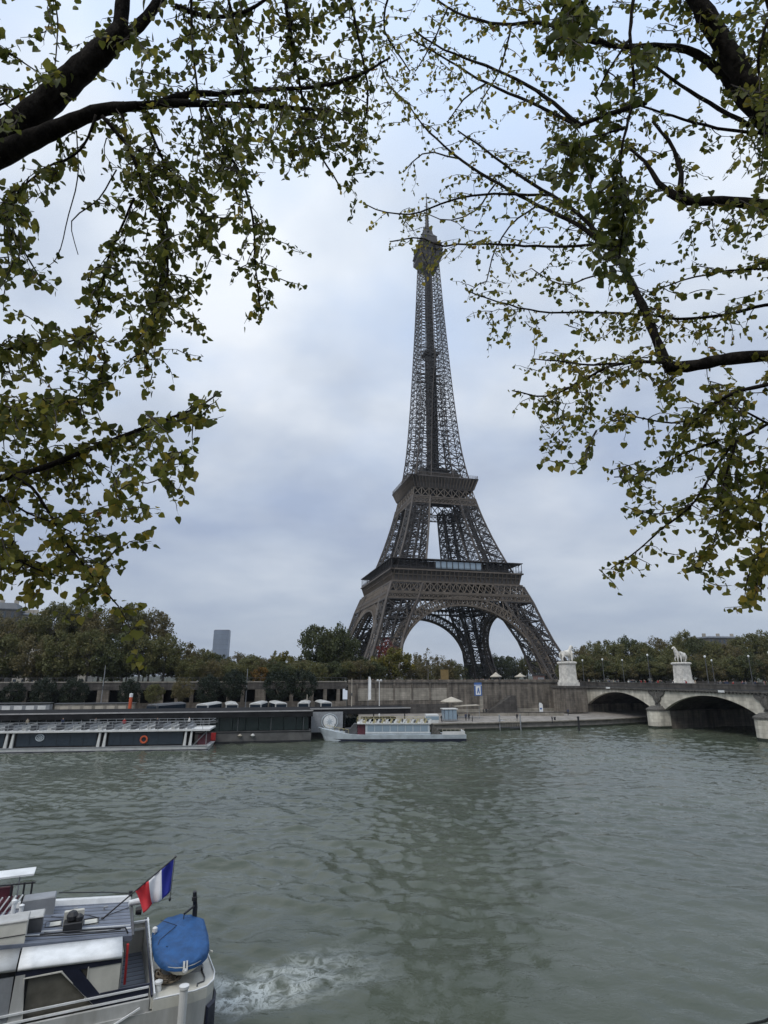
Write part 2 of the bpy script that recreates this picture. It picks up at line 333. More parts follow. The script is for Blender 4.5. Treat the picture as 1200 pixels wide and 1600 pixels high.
def make_water():
    x = np.arange(-112, 132, .27); y = np.arange(9, 184, .25)
    X, Y = np.meshgrid(x, y); X = X.astype(np.float32); Y = Y.astype(np.float32); Z = np.zeros_like(X)
    rg = np.random.default_rng(3)
    wx = 1.3*np.sin(.21*X+.33*Y)+.8*np.sin(.47*X-.29*Y+1)+2.5*np.sin(.06*X+.09*Y+2); wy = 1.2*np.sin(.31*X-.17*Y+2)+.7*np.sin(.23*X+.52*Y)+2.5*np.sin(.08*X-.05*Y)
    patch = .5+.5*np.sin(.11*X+.05*Y+1.3*np.sin(.07*Y)); patch2 = .5+.5*np.sin(.06*X-.13*Y+1.7*np.sin(.05*X+1))
    for k in range(40):
        lam = .9*(1.062**k); ang = R(-100)+rg.normal(0, .55); kk = 2*math.pi/lam; w_ = .35 if lam < 3 else .8
        amp = WAVE*lam**.30*rg.uniform(.6, 1.3)
        ph = kk*((X+w_*wx)*math.cos(ang)+(Y+w_*wy)*math.sin(ang))+rg.uniform(0, 6.28)
        Z += amp*(np.exp(1.1*(np.sin(ph)-1))*2-.9)*(.6+.8*(patch if k % 2 else patch2))
    lx_ = (X+6.4)*math.cos(R(30))+(Y-26.4)*math.sin(R(30)); ly_ = -(X+6.4)*math.sin(R(30))+(Y-26.4)*math.cos(R(30))     # churned wake
    churn = np.exp(-(ly_/2.0)**2)*np.clip((lx_+1)/1.5, 0, 1)*np.exp(-np.clip(lx_, 0, None)/4.5)
    for k in range(14):
        a_ = rg.uniform(0, 6.28); kk = 2*math.pi/rg.uniform(.6, 1.8); Z += churn*.028*np.sin(kk*(X*math.cos(a_)+Y*math.sin(a_))+rg.uniform(0, 6)+1.5*np.sin(X*1.7+Y*1.1))
    V = np.stack([X, Y, Z], -1).reshape(-1, 3); h, wd = X.shape; i = np.arange(h*wd).reshape(h, wd)
    Q = np.stack([i[:-1, :-1], i[:-1, 1:], i[1:, 1:], i[1:, :-1]], -1).reshape(-1, 4)
    tag(fast_mesh('river', V, Q, M['water'], smooth=True), kind='structure')
    far = MB().add([(-2600, -700, -.28), (2600, 700, -.28), (2500, 1000, -.28), (-2700, -400, -.28)], [(0, 1, 2, 3)])
    tag(far.build('river_surface', M['water']), kind='structure')
make_water()

# far bank: lower quay, street level and the ground to the horizon
front = [(-1500, -285), (-400, 8), (-95, 112), (-40, 124), (10, 135), (26, 139), (44, 145), (56, 150), (72, 160), (90, 168), (140, 182), (500, 280), (1500, 550)]
def quay():
    back = [wl(s, 1.0) for s in (-1550, -430, -120, -65, -15, 2, 20, 33, 50, 68, 120, 490, 1520)]
    m = MB(); n = len(front)
    V = [(x, y, -1.5) for x, y in front]+[(x+.05, y+.35, 1.55) for x, y in front]+[(p[0], p[1], QZ) for p in back]
    m.add(V, [(i, i+1, n+i+1, n+i) for i in range(n-1)]+[(n+i, n+i+1, 2*n+i+1, 2*n+i) for i in range(n-1)])
    tag(m.build('lower_quay', M['pave']), kind='structure')
    k = MB()                                        # kerb stones along the edge
    for i in range(2, n-2):
        a, b = np.array(front[i]), np.array(front[i+1]); k.beam((*a, 1.63), (*b, 1.63), .55, .22)
    tag(k.build('quay_kerb', M['palestone']), kind='structure')
    k = MB()
    for i in range(2, n-2):
        a, b = np.array(front[i]), np.array(front[i+1]); k.beam((*a, .1), (*b, .1), .12, .75)
    tag(k.build('quay_tide_band', M['algae']), kind='structure')
quay()
def ground():
    m = MB(); T = [-3000, -600, -200, -100, 0, 33, 70, 130, 300, 800, 3200]; O = [1.2, 12, 28, 80, 130, 400, 1500, 7000]
    zz = {1.2: SZ, 12: SZ, 28: SZ, 80: 7.2, 130: 6.8, 400: 6.8, 1500: 7, 7000: 8}
    V = [(*wl(t, o), zz[o]) for o in O for t in T]; n = len(T)
    m.mi = 0; fs = [(j*n+i, j*n+i+1, (j+1)*n+i+1, (j+1)*n+i) for j in range(len(O)-1) for i in range(n-1)]
    m.add(V, fs); m.m = [0 if k < 2*(n-1) else 1 for k in range(len(fs))]
    tag(m.build('street_and_park_ground', [M['asphalt'], M['earth']]), kind='structure')
ground()
def near_bank():
    m = MB(); m.box(-400, 400, -60, 2.7, -1, 10.35); tag(m.build('near_street', M['asphalt']), kind='structure')
    m = MB(); m.box(-400, 400, 2.72, 15.5, -1, 2.4); tag(m.build('near_lower_quay', M['pave']), kind='structure')
near_bank()

# ------------------------------------------------------------------ quay wall
def quay_wall():
    r = thing('quay_wall', 'long stained stone quay wall with a parapet along the far bank', 'wall', (*WALL0, 0), BANK)
    m = MB()
    m.prism_y([(-35.5, QZ-.4), (33.5, QZ-.4), (33.5, 9.9), (-35.5, 9.9)], .0, 1.2)
    m.build('wall_face', M['wallstone'], r)
    c = MB(); c.box(-35.5, 30.3, -.22, 1.0, 9.9, 10.22); c.build('coping', M['darkstone'], r)
    p = MB(); p.box(-35.5, 30.3, .1, .55, 10.22, 10.86); p.build('parapet', M['wallstone'], r)
    # recessed pale panels divided by piers
    for i in range(5): 
        q = MB(); x = -33.2+i*5.05; q.box(x+.25, x+4.8, -.10, .0, 5.6, 8.7); q.build('pale_panel', M['palestone'], r)
    for i in range(6):
        q = MB(); x = -33.2+i*5.05; q.box(x-.24, x+.24, -.22, .0, QZ, 9.9); q.build('pier', M['wallstone'], r)
    b = MB(); b.box(-35.5, -8, -.5, 0, QZ-.4, 4.6); b.build('plinth', M['darkstone'], r)
    st = MB()                                       # stair ramp climbing the wall
    st.prism_y([(2, QZ-.3), (11.5, QZ-.3), (11.5, 6.6), (10, 6.6)], -2.2, -.0); st.build('stair_ramp', M['darkstone'], r)
    l = MB(); l.box(-8, 33, -.32, 0, QZ-.3, 3.1); l.build('plinth', M['palestone'], r)
    return r
quay_wall()
def colonnade():
    r = thing('quay_gallery', 'dark covered gallery with square openings behind the moored boats', 'gallery', (*WALL0, 0), BANK)
    x0, x1 = -145, -36
    m = MB(); m.box(x0, x1, 0, .9, 8.6, 10.3); m.build('lintel', M['darkstone'], r)
    m = MB(); m.box(x0, x1, 0, .9, QZ-.4, 5.6); m.build('plinth', M['wallstone'], r)
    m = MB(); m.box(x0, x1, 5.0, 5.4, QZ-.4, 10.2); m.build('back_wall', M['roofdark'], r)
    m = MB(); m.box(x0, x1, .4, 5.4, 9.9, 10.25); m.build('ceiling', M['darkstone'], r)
    m = MB(); m.box(x0, x1, -.12, 1.2, 10.3, 10.55); m.build('coping', M['palestone'], r)
    x = x0+1; k = 0
    while x < x1-.5 and k < 60:
        q = MB(); wdt = .85 if k % 3 else 2.6
        q.box(x, x+wdt, .03, .87, 5.6, 8.6); q.build('pillar', M['wallstone'], r); x += wdt+2.6; k += 1
    p = MB()
    for xx in np.arange(x0, x1, 1.5): p.beam((xx, .5, 10.55), (xx, .5, 11.4), .06)
    p.beam((x0, .5, 11.4), (x1, .5, 11.4), .08); p.build('railing', M['dgrey'], r)
    return r
colonnade()

# ------------------------------------------------------------------ bridge
BR = R(17); BO = np.array([57.7, 171.]); BX = np.array([math.sin(BR), -math.cos(BR)])   # along the bridge towards us
BROT = math.atan2(BX[1], BX[0])
def bloc(s, t, z=0): BYv = np.array([-BX[1], BX[0]]); p = BO+s*BX+t*BYv; return (p[0], p[1], z)
# in the bridge's local frame +x runs along the bridge towards the near bank, +y points to the river's far right
def bridge():
    r = thing('stone_bridge', 'long pale stone road bridge on low segmental arches over the river', 'bridge', (*BO, 0), BROT)
    W_ = 35.0; ztop = 8.95; spans = [(0, 25.3), (29.3, 54.4), (58.4, 83.6), (87.6, 112.8), (116.8, 142)]
    def arch(a, b, zs=4.2, zc=7.75, n=22):
        L = b-a; h = zc-zs; Rr = (L*L/4+h*h)/(2*h); cx_ = (a+b)/2; cz = zc-Rr
        return [(x, cz+math.sqrt(Rr*Rr-(x-cx_)**2)) for x in np.linspace(a, b, n)]
    poly_top = 142+12
    for a, b in spans:
        A = arch(a, b); n = len(A)
        for y0, y1 in ((0, .9), (W_-.9, W_)):
            m = MB()
            for (xa, za), (xb, zb) in zip(A[:-1], A[1:]):
                m.add([(xa,y0,za),(xb,y0,zb),(xb,y0,ztop),(xa,y0,ztop),(xa,y1,za),(xb,y1,zb),(xb,y1,ztop),(xa,y1,ztop)],
                      [(0,1,2,3),(7,6,5,4),(3,2,6,7),(0,4,5,1)])
            m.build('spandrel_wall', M['bridgestone'], r)
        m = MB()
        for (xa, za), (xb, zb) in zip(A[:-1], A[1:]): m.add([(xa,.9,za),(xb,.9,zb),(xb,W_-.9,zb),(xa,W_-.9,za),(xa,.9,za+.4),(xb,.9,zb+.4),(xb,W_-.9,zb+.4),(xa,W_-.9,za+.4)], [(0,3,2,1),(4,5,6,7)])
        m.build('arch_barrel', M['darkstone'], r)  # darker than the faces: the shade under the arch is put into the colour
        v = MB(); T = .62                           # projecting ring of voussoirs
        Ao = arch(a, b, 4.2+.10, 7.75+T); rings = []
        for (xa, za), (xb, zb) in zip(A, Ao): rings.append([(xa,-.06,za),(xa,.0,za),(xb,.0,zb),(xb,-.06,zb)])
        v.loft(rings); v.build('arch_ring', M['bridgestone'], r)
    gaps = [(-13, 0)]+[(spans[i][1], spans[i+1][0]) for i in range(4)]+[(142, 154)]
    for i, (a, b) in enumerate(gaps):
        m = MB(); m.box(a, b, 0, W_, 4.2 if 0 < i < 5 else QZ-1, ztop); m.build('pier_wall' if 0 < i < 5 else 'abutment', M['bridgestone'] if 0 < i < 5 else M['wallstone'], r)
        if 0 < i < 5:
            c = (a+b)/2; hw = 1.95; p = MB()
            nose = [(c-hw, 0), (c-hw, -1.2)]+[(c-hw*math.cos(q), -1.2-1.7*math.sin(q)) for q in np.linspace(0, math.pi, 11)]+[(c+hw, -1.2), (c+hw, 0)]
            body = [(x, -y+W_) for x, y in nose][::-1]
            pl = nose[::-1]+[(c-hw, W_), (c+hw, W_)]
            p.prism([(c-hw, 1.4)]+nose[1:-1]+[(c+hw, 1.4)], -2.5, 3.95); p.build('pier', M['bridgestone'], r)
            p = MB(); p.box(c-hw+.004, c+hw-.004, 1.4, W_+2, -2.5, 3.95); p.build('pier_body', M['wallstone'], r)  # darker stone behind the nose paints in the shade below the bridge
            al = MB(); al.prism([(c-hw-.02, 1.42)]+[(c+(x-c)*1.012, y*1.012) for x, y in nose[1:-1]]+[(c+hw+.02, 1.42)], -1, .55); al.build('algae_band', M['algae'], r)
            cap = MB(); g = .18
            o = [(c-hw-g, 0)]+[(c-(hw+g)*math.cos(q), -1.2-(1.7+g)*math.sin(q)) for q in np.linspace(0, math.pi, 11)]+[(c+hw+g, 0)]
            inn = [(c-(hw-.6), 0)]+[(c-(hw-.6)*math.cos(q), -.5-(1.2)*math.sin(q)) for q in np.linspace(0, math.pi, 11)]+[(c+(hw-.6), 0)]
            cap.loft([[(x, y, 3.95) for x, y in o], [(x, y, 4.3) for x, y in o], [(x, y, 5.0) for x, y in inn]]); cap.build('pier_cap', M['carved'], r)
            # eagle within a wreath carved over each pier
            e = MB()
            wr = [(c+1.15*math.cos(q), -.16, 7.0+1.05*math.sin(q)) for q in np.linspace(0, 2*math.pi, 25)]
            e.tube(wr, .2, 6, cap=False)
            wing = [(0, 7.0), (.6, 7.9), (1.6, 8.3), (2.7, 8.45), (2.5, 7.8), (2.0, 7.4), (1.3, 7.1), (.7, 6.5)]
            for sg in (1, -1):
                P = [(c+sg*x, z) for x, z in (wing if sg > 0 else wing[::-1])]; e.prism_y(P, -.3, -.02)
            e.lathe([(.05, 5.3), (.5, 5.7), (.62, 6.6), (.45, 7.5), (.22, 8.0), (.26, 8.3), (.05, 8.55)], (c, -.12, 0), 8)
            e.prism_y([(c-.9, 5.2), (c+.9, 5.2), (c+.5, 5.8), (c-.5, 5.8)], -.28, -.02)
            e.build('eagle_relief', M['carved'], r)
    m = MB()
    for y0, y1 in ((-.55, .0), (W_, W_+.55)): m.box(-13, 154, y0, y1, 8.62, 8.95)
    for x in np.arange(-12.5, 154, .9): m.box(x, x+.42, -.48, -.02, 8.36, 8.62)
    m.build('cornice', M['carved'], r)
    d = MB(); d.box(-13, 154, -.5, W_+.5, 8.953, 9.2); d.build('deck', M['asphalt'], r)
    for y in (-.35, W_-.05):
        p = MB(); p.box(-7.8, 154, y, y+.4, 9.2, 10.0); p.box(-7.8, 154, y-.07, y+.47, 10.0, 10.28); p.build('parapet', M['darkstone'], r)
    for x in (9.5, 46.0):
        q = MB(); q.box(x, x+1.5, -.75, -.56, 8.55, 8.98); q.build('marker_plate', M['white'], r)
    return r
bridge()

# ------------------------------------------------------------------ statues
def horse_statue(name, label, loc, rz, facing, man_side=1):
    r = thing(name, label, 'statue', loc, rz)
    b = MB(); b.box(-2.35, 2.35, -2.0, 2.0, 0, .9); b.box(-2.1, 2.1, -1.8, 1.8, .9, 1.5); b.build('plinth', M['marble'], r)
    p = MB()
    p.loft([[(sx*a, sy*c_, z) for sx, sy in ((-1,-1),(1,-1),(1,1),(-1,1))] for a, c_, z in ((1.9,1.6,1.5),(1.8,1.5,5.6),(1.8,1.5,5.7))]); p.build('pedestal', M['marble'], r)
    c = MB(); c.loft([[(sx*a, sy*d, z) for sx, sy in ((-1,-1),(1,-1),(1,1),(-1,1))] for a, d, z in ((1.85,1.55,5.7),(2.1,1.8,6.0),(2.15,1.85,6.3),(1.9,1.6,6.45))]); c.build('cornice', M['marble'], r)
    fz = 6.45
    ca, sa = math.cos(facing), math.sin(facing)
    def P(x, y, z): k_ = 1.32; return (k_*(ca*x-sa*y), k_*(sa*x+ca*y), k_*z+fz)
    K_ = lambda q: (q[0], tuple(1.3*x for x in q[1]) if not np.isscalar(q[1]) else 1.3*q[1])
    J = [(P(0,0,1.75), (.52,.62)), (P(.75,0,1.85), (.50,.60)), (P(-.85,0,1.85), (.52,.60)), (P(1.1,0,2.4), .44), (P(1.3,0,3.0), .35), (P(1.38,0,3.4), .27),
         (P(1.72,0,3.25), .2), (P(2.0,0,2.9), .14),
         (P(.9,.28,1.2), .24), (P(1.0,.3,.7), .14), (P(.95,.3,.12), .12), (P(.9,-.28,1.2), .24), (P(1.25,-.3,.85), .15), (P(1.1,-.3,.3), .12),
         (P(-1.0,.3,1.25), .3), (P(-1.2,.32,.7), .16), (P(-1.0,.32,.12), .13), (P(-1.0,-.3,1.25), .3), (P(-1.3,-.32,.7), .16), (P(-1.2,-.32,.12), .13),
         (P(-1.4,0,2.0), .16), (P(-1.75,0,1.4), .17), (P(-1.7,0,.8), .1)]
    Eh = [(0,1),(0,2),(1,3),(3,4),(4,5),(5,6),(6,7),(1,8),(8,9),(9,10),(1,11),(11,12),(12,13),(2,14),(14,15),(15,16),(2,17),(17,18),(18,19),(2,20),(20,21),(21,22)]
    skin_mesh('horse', [K_(q) for q in J], Eh, M['marble'], r, 1)
    y = -.95*man_side
    Jm = [(P(.7,y,1.15), .24), (P(.7,y,1.5), .26), (P(.72,y,1.85), .27), (P(.75,y,2.1), .11), (P(.78,y,2.35), .17),
          (P(.8,y+.14,.65), .15), (P(.85,y+.15,.05), .1), (P(.6,y-.14,.65), .15), (P(.5,y-.16,.05), .1),
          (P(.95,y+.3,1.9), .11), (P(1.2,y+.5,2.2), .09), (P(.6,y-.35,1.8), .11), (P(.65,y-.42,1.35), .08)]
    skin_mesh('warrior', [K_(q) for q in Jm], [(0,1),(1,2),(2,3),(3,4),(0,5),(5,6),(0,7),(7,8),(2,9),(9,10),(2,11),(11,12)], M['marble'], r, 1)
    g = MB(); g.box(-1.8, 1.8, -1.5, 1.5, fz+.002, fz+.1); g.build('figure_base', M['marble'], r)
    return r
bq = bloc(-5.0, -4.2)
horse_statue('horse_statue', 'white horse statue on a tall pedestal at the near corner of the bridge end', (51.6, 167.5, 9.2), BROT, R(95))
horse_statue('horse_statue', 'white horse and warrior statue on the pedestal further along, seen in profile', (88.3, 176.5, 9.2), BROT, R(-95+5), -1)
pb = MB(); pb.box(-3.2, 3.4, -3.2, 3.2, -6.9, -.02)
pyl = thing('bridge_pylon', 'square stone pylon block carrying the nearer horse statue', 'pylon', (51.6, 167.5, 9.2), BROT); pb.build('pylon_block', M['wallstone'], pyl)
q = MB(); q.box(-3.5, 3.7, -3.5, 3.5, -.6, -.02) ; q.build('pylon_cap', M['darkstone'], pyl)

# ================================================================== IRON TOWER
TR = thing('iron_lattice_tower', 'tall brown iron lattice tower with two platforms, four legs and big arches', 'tower', (30.3, 333.7, 6.8), R(14.16))
OZ = [0, 8, 15, 23, 29, 37, 46, 57.6, 80, 100, 116, 128, 140, 170, 208, 240, 278]; OW = [56.5, 52.2, 49.0, 45.9, 43.8, 41.4, 38.6, 33.4, 25.2, 19.7, 16.6, 14.6, 13.2, 11.0, 8.9, 7.3, 5.7]
IZ = [0, 10, 21, 29, 38, 46, 57.6, 80, 100, 116, 140, 170, 205, 300]; IW = [39.5, 37.0, 33.9, 30.6, 25.8, 21.8, 17.6, 12.6, 9.2, 7.0, 5.2, 3.2, .35, .3]
def smooth(zs, ws):
    # monotone cubic through the points
    zs = np.array(zs, float); ws = np.array(ws, float); d = np.diff(ws)/np.diff(zs); m_ = np.zeros(len(zs)); m_[0], m_[-1] = d[0], d[-1]
    for i in range(1, len(zs)-1): m_[i] = 0 if d[i-1]*d[i] <= 0 else 2*d[i-1]*d[i]/(d[i-1]+d[i])
    def f(z):
        i = int(np.clip(np.searchsorted(zs, z)-1, 0, len(zs)-2)); h = zs[i+1]-zs[i]; t = (z-zs[i])/h
        return float(ws[i]*(2*t**3-3*t*t+1)+m_[i]*h*(t**3-2*t*t+t)+ws[i+1]*(-2*t**3+3*t*t)+m_[i+1]*h*(t**3-t*t))
    return f
oz, iz = smooth(OZ, OW), smooth(IZ, IW)
def A3(*a): return np.array(a, float)
def lace(m, a0, a1, b0, b1, wd, double=True):
    """one panel: a0-b0 bottom, a1-b1 top; crossed pairs of light bars and a top strut"""
    if double:
        for f0, f1 in ((0, .86), (.14, 1)):
            m.beam(a0+(a1-a0)*f0, b0+(b1-b0)*f1, wd); m.beam(b0+(b1-b0)*f0, a0+(a1-a0)*f1, wd)
        for k in range(1, 6):                         # lacing between the pair
            t = k/6
            p = a0+(a1-a0)*(.86*0)+(b0+(b1-b0)*.86-a0)*t; p2 = (a0+(a1-a0)*.14)+((b1)-(a0+(a1-a0)*.14))*t
            q_ = b0+(a0+(a1-a0)*.86-b0)*t; q2 = (b0+(b1-b0)*.14)+(a1-(b0+(b1-b0)*.14))*t
            m.beam(p, p2, wd*.7); m.beam(q_, q2, wd*.7)
    else:
        m.beam(a0, b1, wd); m.beam(b0, a1, wd)
    m.beam(a1, b1, wd*1.35)
def leg(sx, sy, levels, ew, dw, name, double, inner=True):
    C4 = lambda z: [A3(sx*oz(z), sy*oz(z), z), A3(sx*oz(z), sy*iz(z), z), A3(sx*iz(z), sy*iz(z), z), A3(sx*iz(z), sy*oz(z), z)]
    e = [MB() for _ in range(4)]; l = MB()
    for z0, z1 in zip(levels[:-1], levels[1:]):
        P0, P1 = C4(z0), C4(z1)
        for k in range(4):
            e[k].beam(P0[k], P1[k]+(P1[k]-P0[k])*.02, ew)
            kk = (k+1) % 4
            lace(l, P0[k], P1[k], P0[kk], P1[kk], dw, double)
            # light bracing halving the panel
            mid0, mid1 = (P0[k]+P0[kk])/2, (P1[k]+P1[kk])/2
            l.beam((P0[k]+P1[k])/2, (P0[kk]+P1[kk])/2, dw*.7); l.beam(mid0, mid1, dw*.6)
            l.beam(P0[k]*.5+P1[k]*.5, mid1, dw*.55); l.beam(P0[kk]*.5+P1[kk]*.5, mid0, dw*.55)
        l.beam(P1[0], P1[2], dw); l.beam(P1[1], P1[3], dw)
    L = empty(name); L.parent = TR
    for q in e: q.build('corner_girder', M['iron'], L)
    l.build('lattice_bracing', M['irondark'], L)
    # lift track and machinery inside
    t_ = MB(); cc = lambda z: (A3(sx, sy, 0)*((oz(z)+iz(z))/2)+A3(0, 0, z))
    for z0, z1 in zip(levels[:-1], levels[1:]):
        for off in (-1.6, 1.6): t_.beam(cc(z0)+A3(off, -off*sx*sy, 0), cc(z1)+A3(off, -off*sx*sy, 0), .8, 1.4)
        for k in range(3):
            p = cc(z0)+(cc(z1)-cc(z0))*((k+.5)/3); t_.beam(p+A3(-2.2, 2.2*sx*sy, 0), p+A3(2.2, -2.2*sx*sy, 0), .5)
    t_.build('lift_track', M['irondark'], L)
    return L
for sx, sy in ((-1,-1),(1,-1),(1,1),(-1,1)):
    leg(sx, sy, [1.5, 12, 22.5, 32.5, 42, 50.5], 1.15, .42, 'lower_leg', True)
    leg(sx, sy, [58, 66, 73.5, 80.5, 87, 93, 98.5, 104], .85, .34, 'upper_leg', True)
    b = MB(); c = (56.5+39.5)/2; b.loft([[(sx*c+a*(h), sy*c+b_*(h), z) for a, b_ in ((-1,-1),(1,-1),(1,1),(-1,1))] for h, z in ((11.5,-1.5),(10.8,1.6))]); b.build('masonry_footing', M['palestone'], TR)
def side(k):                                           # rotate a face built at y=-o to the other three sides
    c, s_ = [(1,0),(0,1),(-1,0),(0,-1)][k]
    return lambda x, y, z: A3(c*x-s_*y, s_*x+c*y, z)
for k in range(4):
    T_ = side(k)
    fo = lambda x, z, d=0: T_(x, -(oz(z)-d), z)
    # ---- decorative arch
    a_in, b_in, zc, th = 37.2, 33.6, 6.0, 4.3; m = MB(); n = 46
    def ap(q, o_): x = (a_in+o_)*math.cos(q); z = zc+(b_in+o_)*math.sin(q); return x, z
    for q0, q1 in zip(np.linspace(0, math.pi, n+1)[:-1], np.linspace(0, math.pi, n+1)[1:]):
        for d in (.2, 3.4):
            i0, i1, o0, o1 = ap(q0,0), ap(q1,0), ap(q0,th), ap(q1,th)
            m.beam(fo(*i0,d), fo(*i1,d), .85, .9); m.beam(fo(*o0,d), fo(*o1,d), .65, .8)
            m.beam(fo(*i0,d), fo(*o0,d), .5)
            im = ap((q0+q1)/2, 1.2); m.beam(fo(*i0,d), fo(*o1,d), .26); m.beam(fo(*i1,d), fo(*o0,d), .26)
        m.beam(fo(*ap(q0,0),.2), fo(*ap(q0,0),3.4), .4); m.beam(fo(*ap(q0,th),.2), fo(*ap(q0,th),3.4), .35); m.beam(fo(*ap(q0,0),.2), fo(*ap(q1,0),3.4), .3)
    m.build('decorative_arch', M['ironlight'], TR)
    # ---- spandrel arcade between arch and girder
    m = MB(); ztop = 45.6
    for x in np.arange(-30, 30.1, 2.5):
        o = abs(x)/(a_in+th); zb = zc+(b_in+th)*math.sqrt(max(0, 1-o*o))
        if abs(x) > iz(zb)+1.5 or ztop-zb < .8: continue
        m.beam(fo(x, zb, .3), fo(x, ztop, .3), .42)
        rr_ = 1.05; zc2 = max(zb, ztop-1.6)
        arc = [fo(x+1.25+rr_*math.cos(q), zc2+rr_*math.sin(q), .3) for q in np.linspace(0, math.pi, 7)]
        for p0, p1 in zip(arc[:-1], arc[1:]): m.beam(p0, p1, .3)
    m.build('spandrel_arcade', M['ironlight'], TR)
    # ---- lattice girders under the first platform
    m = MB(); o1 = oz(45.8)
    def band(z0, z1, cell, wd, d, half, frame=.7):
        n_ = max(2, int(round(2*half(z0)/cell)))
        for j in range(n_):
            f0, f1 = -1+2*j/n_, -1+2*(j+1)/n_
            for u0, u1 in ((f0, f1), (f1, f0)):
                m.beam(fo(u0*half(z0), z0, d), fo(u1*half(z1), z1, d), wd)
            m.beam(fo(f0*half(z0), z0, d), fo(f0*half(z1), z1, d), wd*.6)
        for z in (z0, z1): m.beam(fo(-half(z), z, d), fo(half(z), z, d), frame)
    band(45.9, 51.4, 3.6, .42, .0, oz); band(42.6, 45.2, 2.6, .28, -.1, lambda z: oz(z)+.1)
    m.build('lattice_girder', M['ironlight'], TR)
    m = MB()
    m.loft([[T_(-34.8,-35.0,51.4), T_(34.8,-35.0,51.4), T_(34.8,-34.2,51.4), T_(-34.8,-34.2,51.4)], [T_(-35.2,-35.2,55.0), T_(35.2,-35.2,55.0), T_(35.2,-34.2,55.0), T_(-35.2,-34.2,55.0)],
            [T_(-36.3,-36.3,57.3), T_(36.3,-36.3,57.3), T_(36.3,-34.2,57.3), T_(-36.3,-34.2,57.3)]])
    m.build('name_frieze', M['iron'], TR)
    m = MB()
    for x in np.arange(-35, 35.1, 2.5):
        m.add([T_(x-.22,-35.0,51.6),T_(x+.22,-35.0,51.6),T_(x+.22,-36.9,57.3),T_(x-.22,-36.9,57.3),T_(x-.22,-34.5,51.6),T_(x+.22,-34.5,51.6),T_(x+.22,-34.5,57.3),T_(x-.22,-34.5,57.3)],
              [(0,1,2,3),(0,3,7,4),(1,5,6,2),(3,2,6,7),(0,4,5,1)])
    m.beam(T_(-35.4,-35.15,51.9), T_(35.4,-35.15,51.9), .5); m.beam(T_(-35.7,-35.7,55.2), T_(35.7,-35.7,55.2), .45)
    m.build('console', M['ironlight'], TR)
    # ---- first gallery
    m = MB(); m.beam(T_(-37.1,-36.0,57.65), T_(37.1,-36.0,57.65), 2.2, .7); m.build('gallery_edge', M['ironlight'], TR)
    m = MB()
    for x in np.arange(-36.3, 36.4, 3.3): m.beam(T_(x,-36.4,58), T_(x,-36.4,63.2), .22); m.beam(T_(x,-36.4,63.2), T_(x,-31,62.2), .2)
    for z in (58.6, 59.3): m.beam(T_(-36.5,-36.6,z), T_(36.5,-36.6,z), .1)
    for x in np.arange(-36.3, 36.4, .55): m.beam(T_(x,-36.6,58), T_(x,-36.6,59.3), .06)
    m.build('gallery_posts', M['irondark'], TR)
    m = MB(); m.loft([[T_(-37,-37,63.2), T_(37,-37,63.2), T_(30,-30,63.6), T_(-30,-30,63.6)], [T_(-37,-37,63.6), T_(37,-37,63.6), T_(30,-30,64.3), T_(-30,-30,64.3)]]); m.build('gallery_roof', M['irondark'], TR)
    m = MB(); m.box(-1, 1, -1, 1, -1, 1); m.v = []; m.f = []; m.m = []
    m.loft([[T_(-31,-31.4,58), T_(31,-31.4,58), T_(31,-30.9,58), T_(-31,-30.9,58)], [T_(-31,-31.4,63.2), T_(31,-31.4,63.2), T_(31,-30.9,63.2), T_(-31,-30.9,63.2)]]); m.build('inner_wall', M['irondark'], TR)
    if k == 0:
        m = MB(); 
        for j in range(8):
            x0 = -12.5+j*3.2; m.loft([[T_(x0,-36.15,58.9), T_(x0+3.0,-36.15,58.9), T_(x0+3.0,-36.0,58.9), T_(x0,-36.0,58.9)], [T_(x0,-36.15,62.6), T_(x0+3.0,-36.15,62.6), T_(x0+3.0,-36.0,62.6), T_(x0,-36.0,62.6)]])
        m.build('glass_pavilion', M['paleglass'], TR)
    # ---- second platform
    m = MB(); fo2 = fo
    def band2(z0, z1, cell, wd, d):
        n_ = max(2, int(round(2*oz(z0)/cell)))
        for j in range(n_):
            f0, f1 = -1+2*j/n_, -1+2*(j+1)/n_
            for u0, u1 in ((f0, f1), (f1, f0)): m.beam(fo(u0*oz(z0), z0, d), fo(u1*oz(z1), z1, d), wd)
            m.beam(fo(f0*oz(z0), z0, d), fo(f0*oz(z1), z1, d), wd*.8)
        for z in (z0, z1): m.beam(fo(-oz(z), z, d), fo(oz(z), z, d), .6)
    band2(103.6, 109.3, 4.8, .46, 0); band2(99.6, 102.6, 2.4, .28, -.1)
    m.build('platform_girder', M['ironlight'], TR)
    m = MB(); m.loft([[T_(-18.2,-18.2,109.3), T_(18.2,-18.2,109.3), T_(18.2,-16,109.3), T_(-18.2,-16,109.3)], [T_(-18.8,-18.8,112), T_(18.8,-18.8,112), T_(18.8,-16,112), T_(-18.8,-16,112)],
        [T_(-20.4,-20.4,115.2), T_(20.4,-20.4,115.2), T_(20.4,-16,115.2), T_(-20.4,-16,115.2)], [T_(-20.7,-20.7,115.2), T_(20.7,-20.7,115.2), T_(20.7,-16,115.2), T_(-20.7,-16,115.2)], [T_(-20.7,-20.7,116), T_(20.7,-20.7,116), T_(20.7,-16,116), T_(-20.7,-16,116)]])
    m.build('platform_fascia', M['iron'], TR)
    m = MB()
    for x in np.arange(-18, 18.1, 1.8): m.beam(T_(x,-18.5,109.6), T_(x*1.1,-20.5,115.2), .3, .5)
    for x in np.arange(-20, 20.1, 1.0): m.beam(T_(x,-20.5,116), T_(x,-20.5,117.6), .1)
    for z in (116.8, 117.6): m.beam(T_(-20.5,-20.5,z), T_(20.5,-20.5,z), .16)
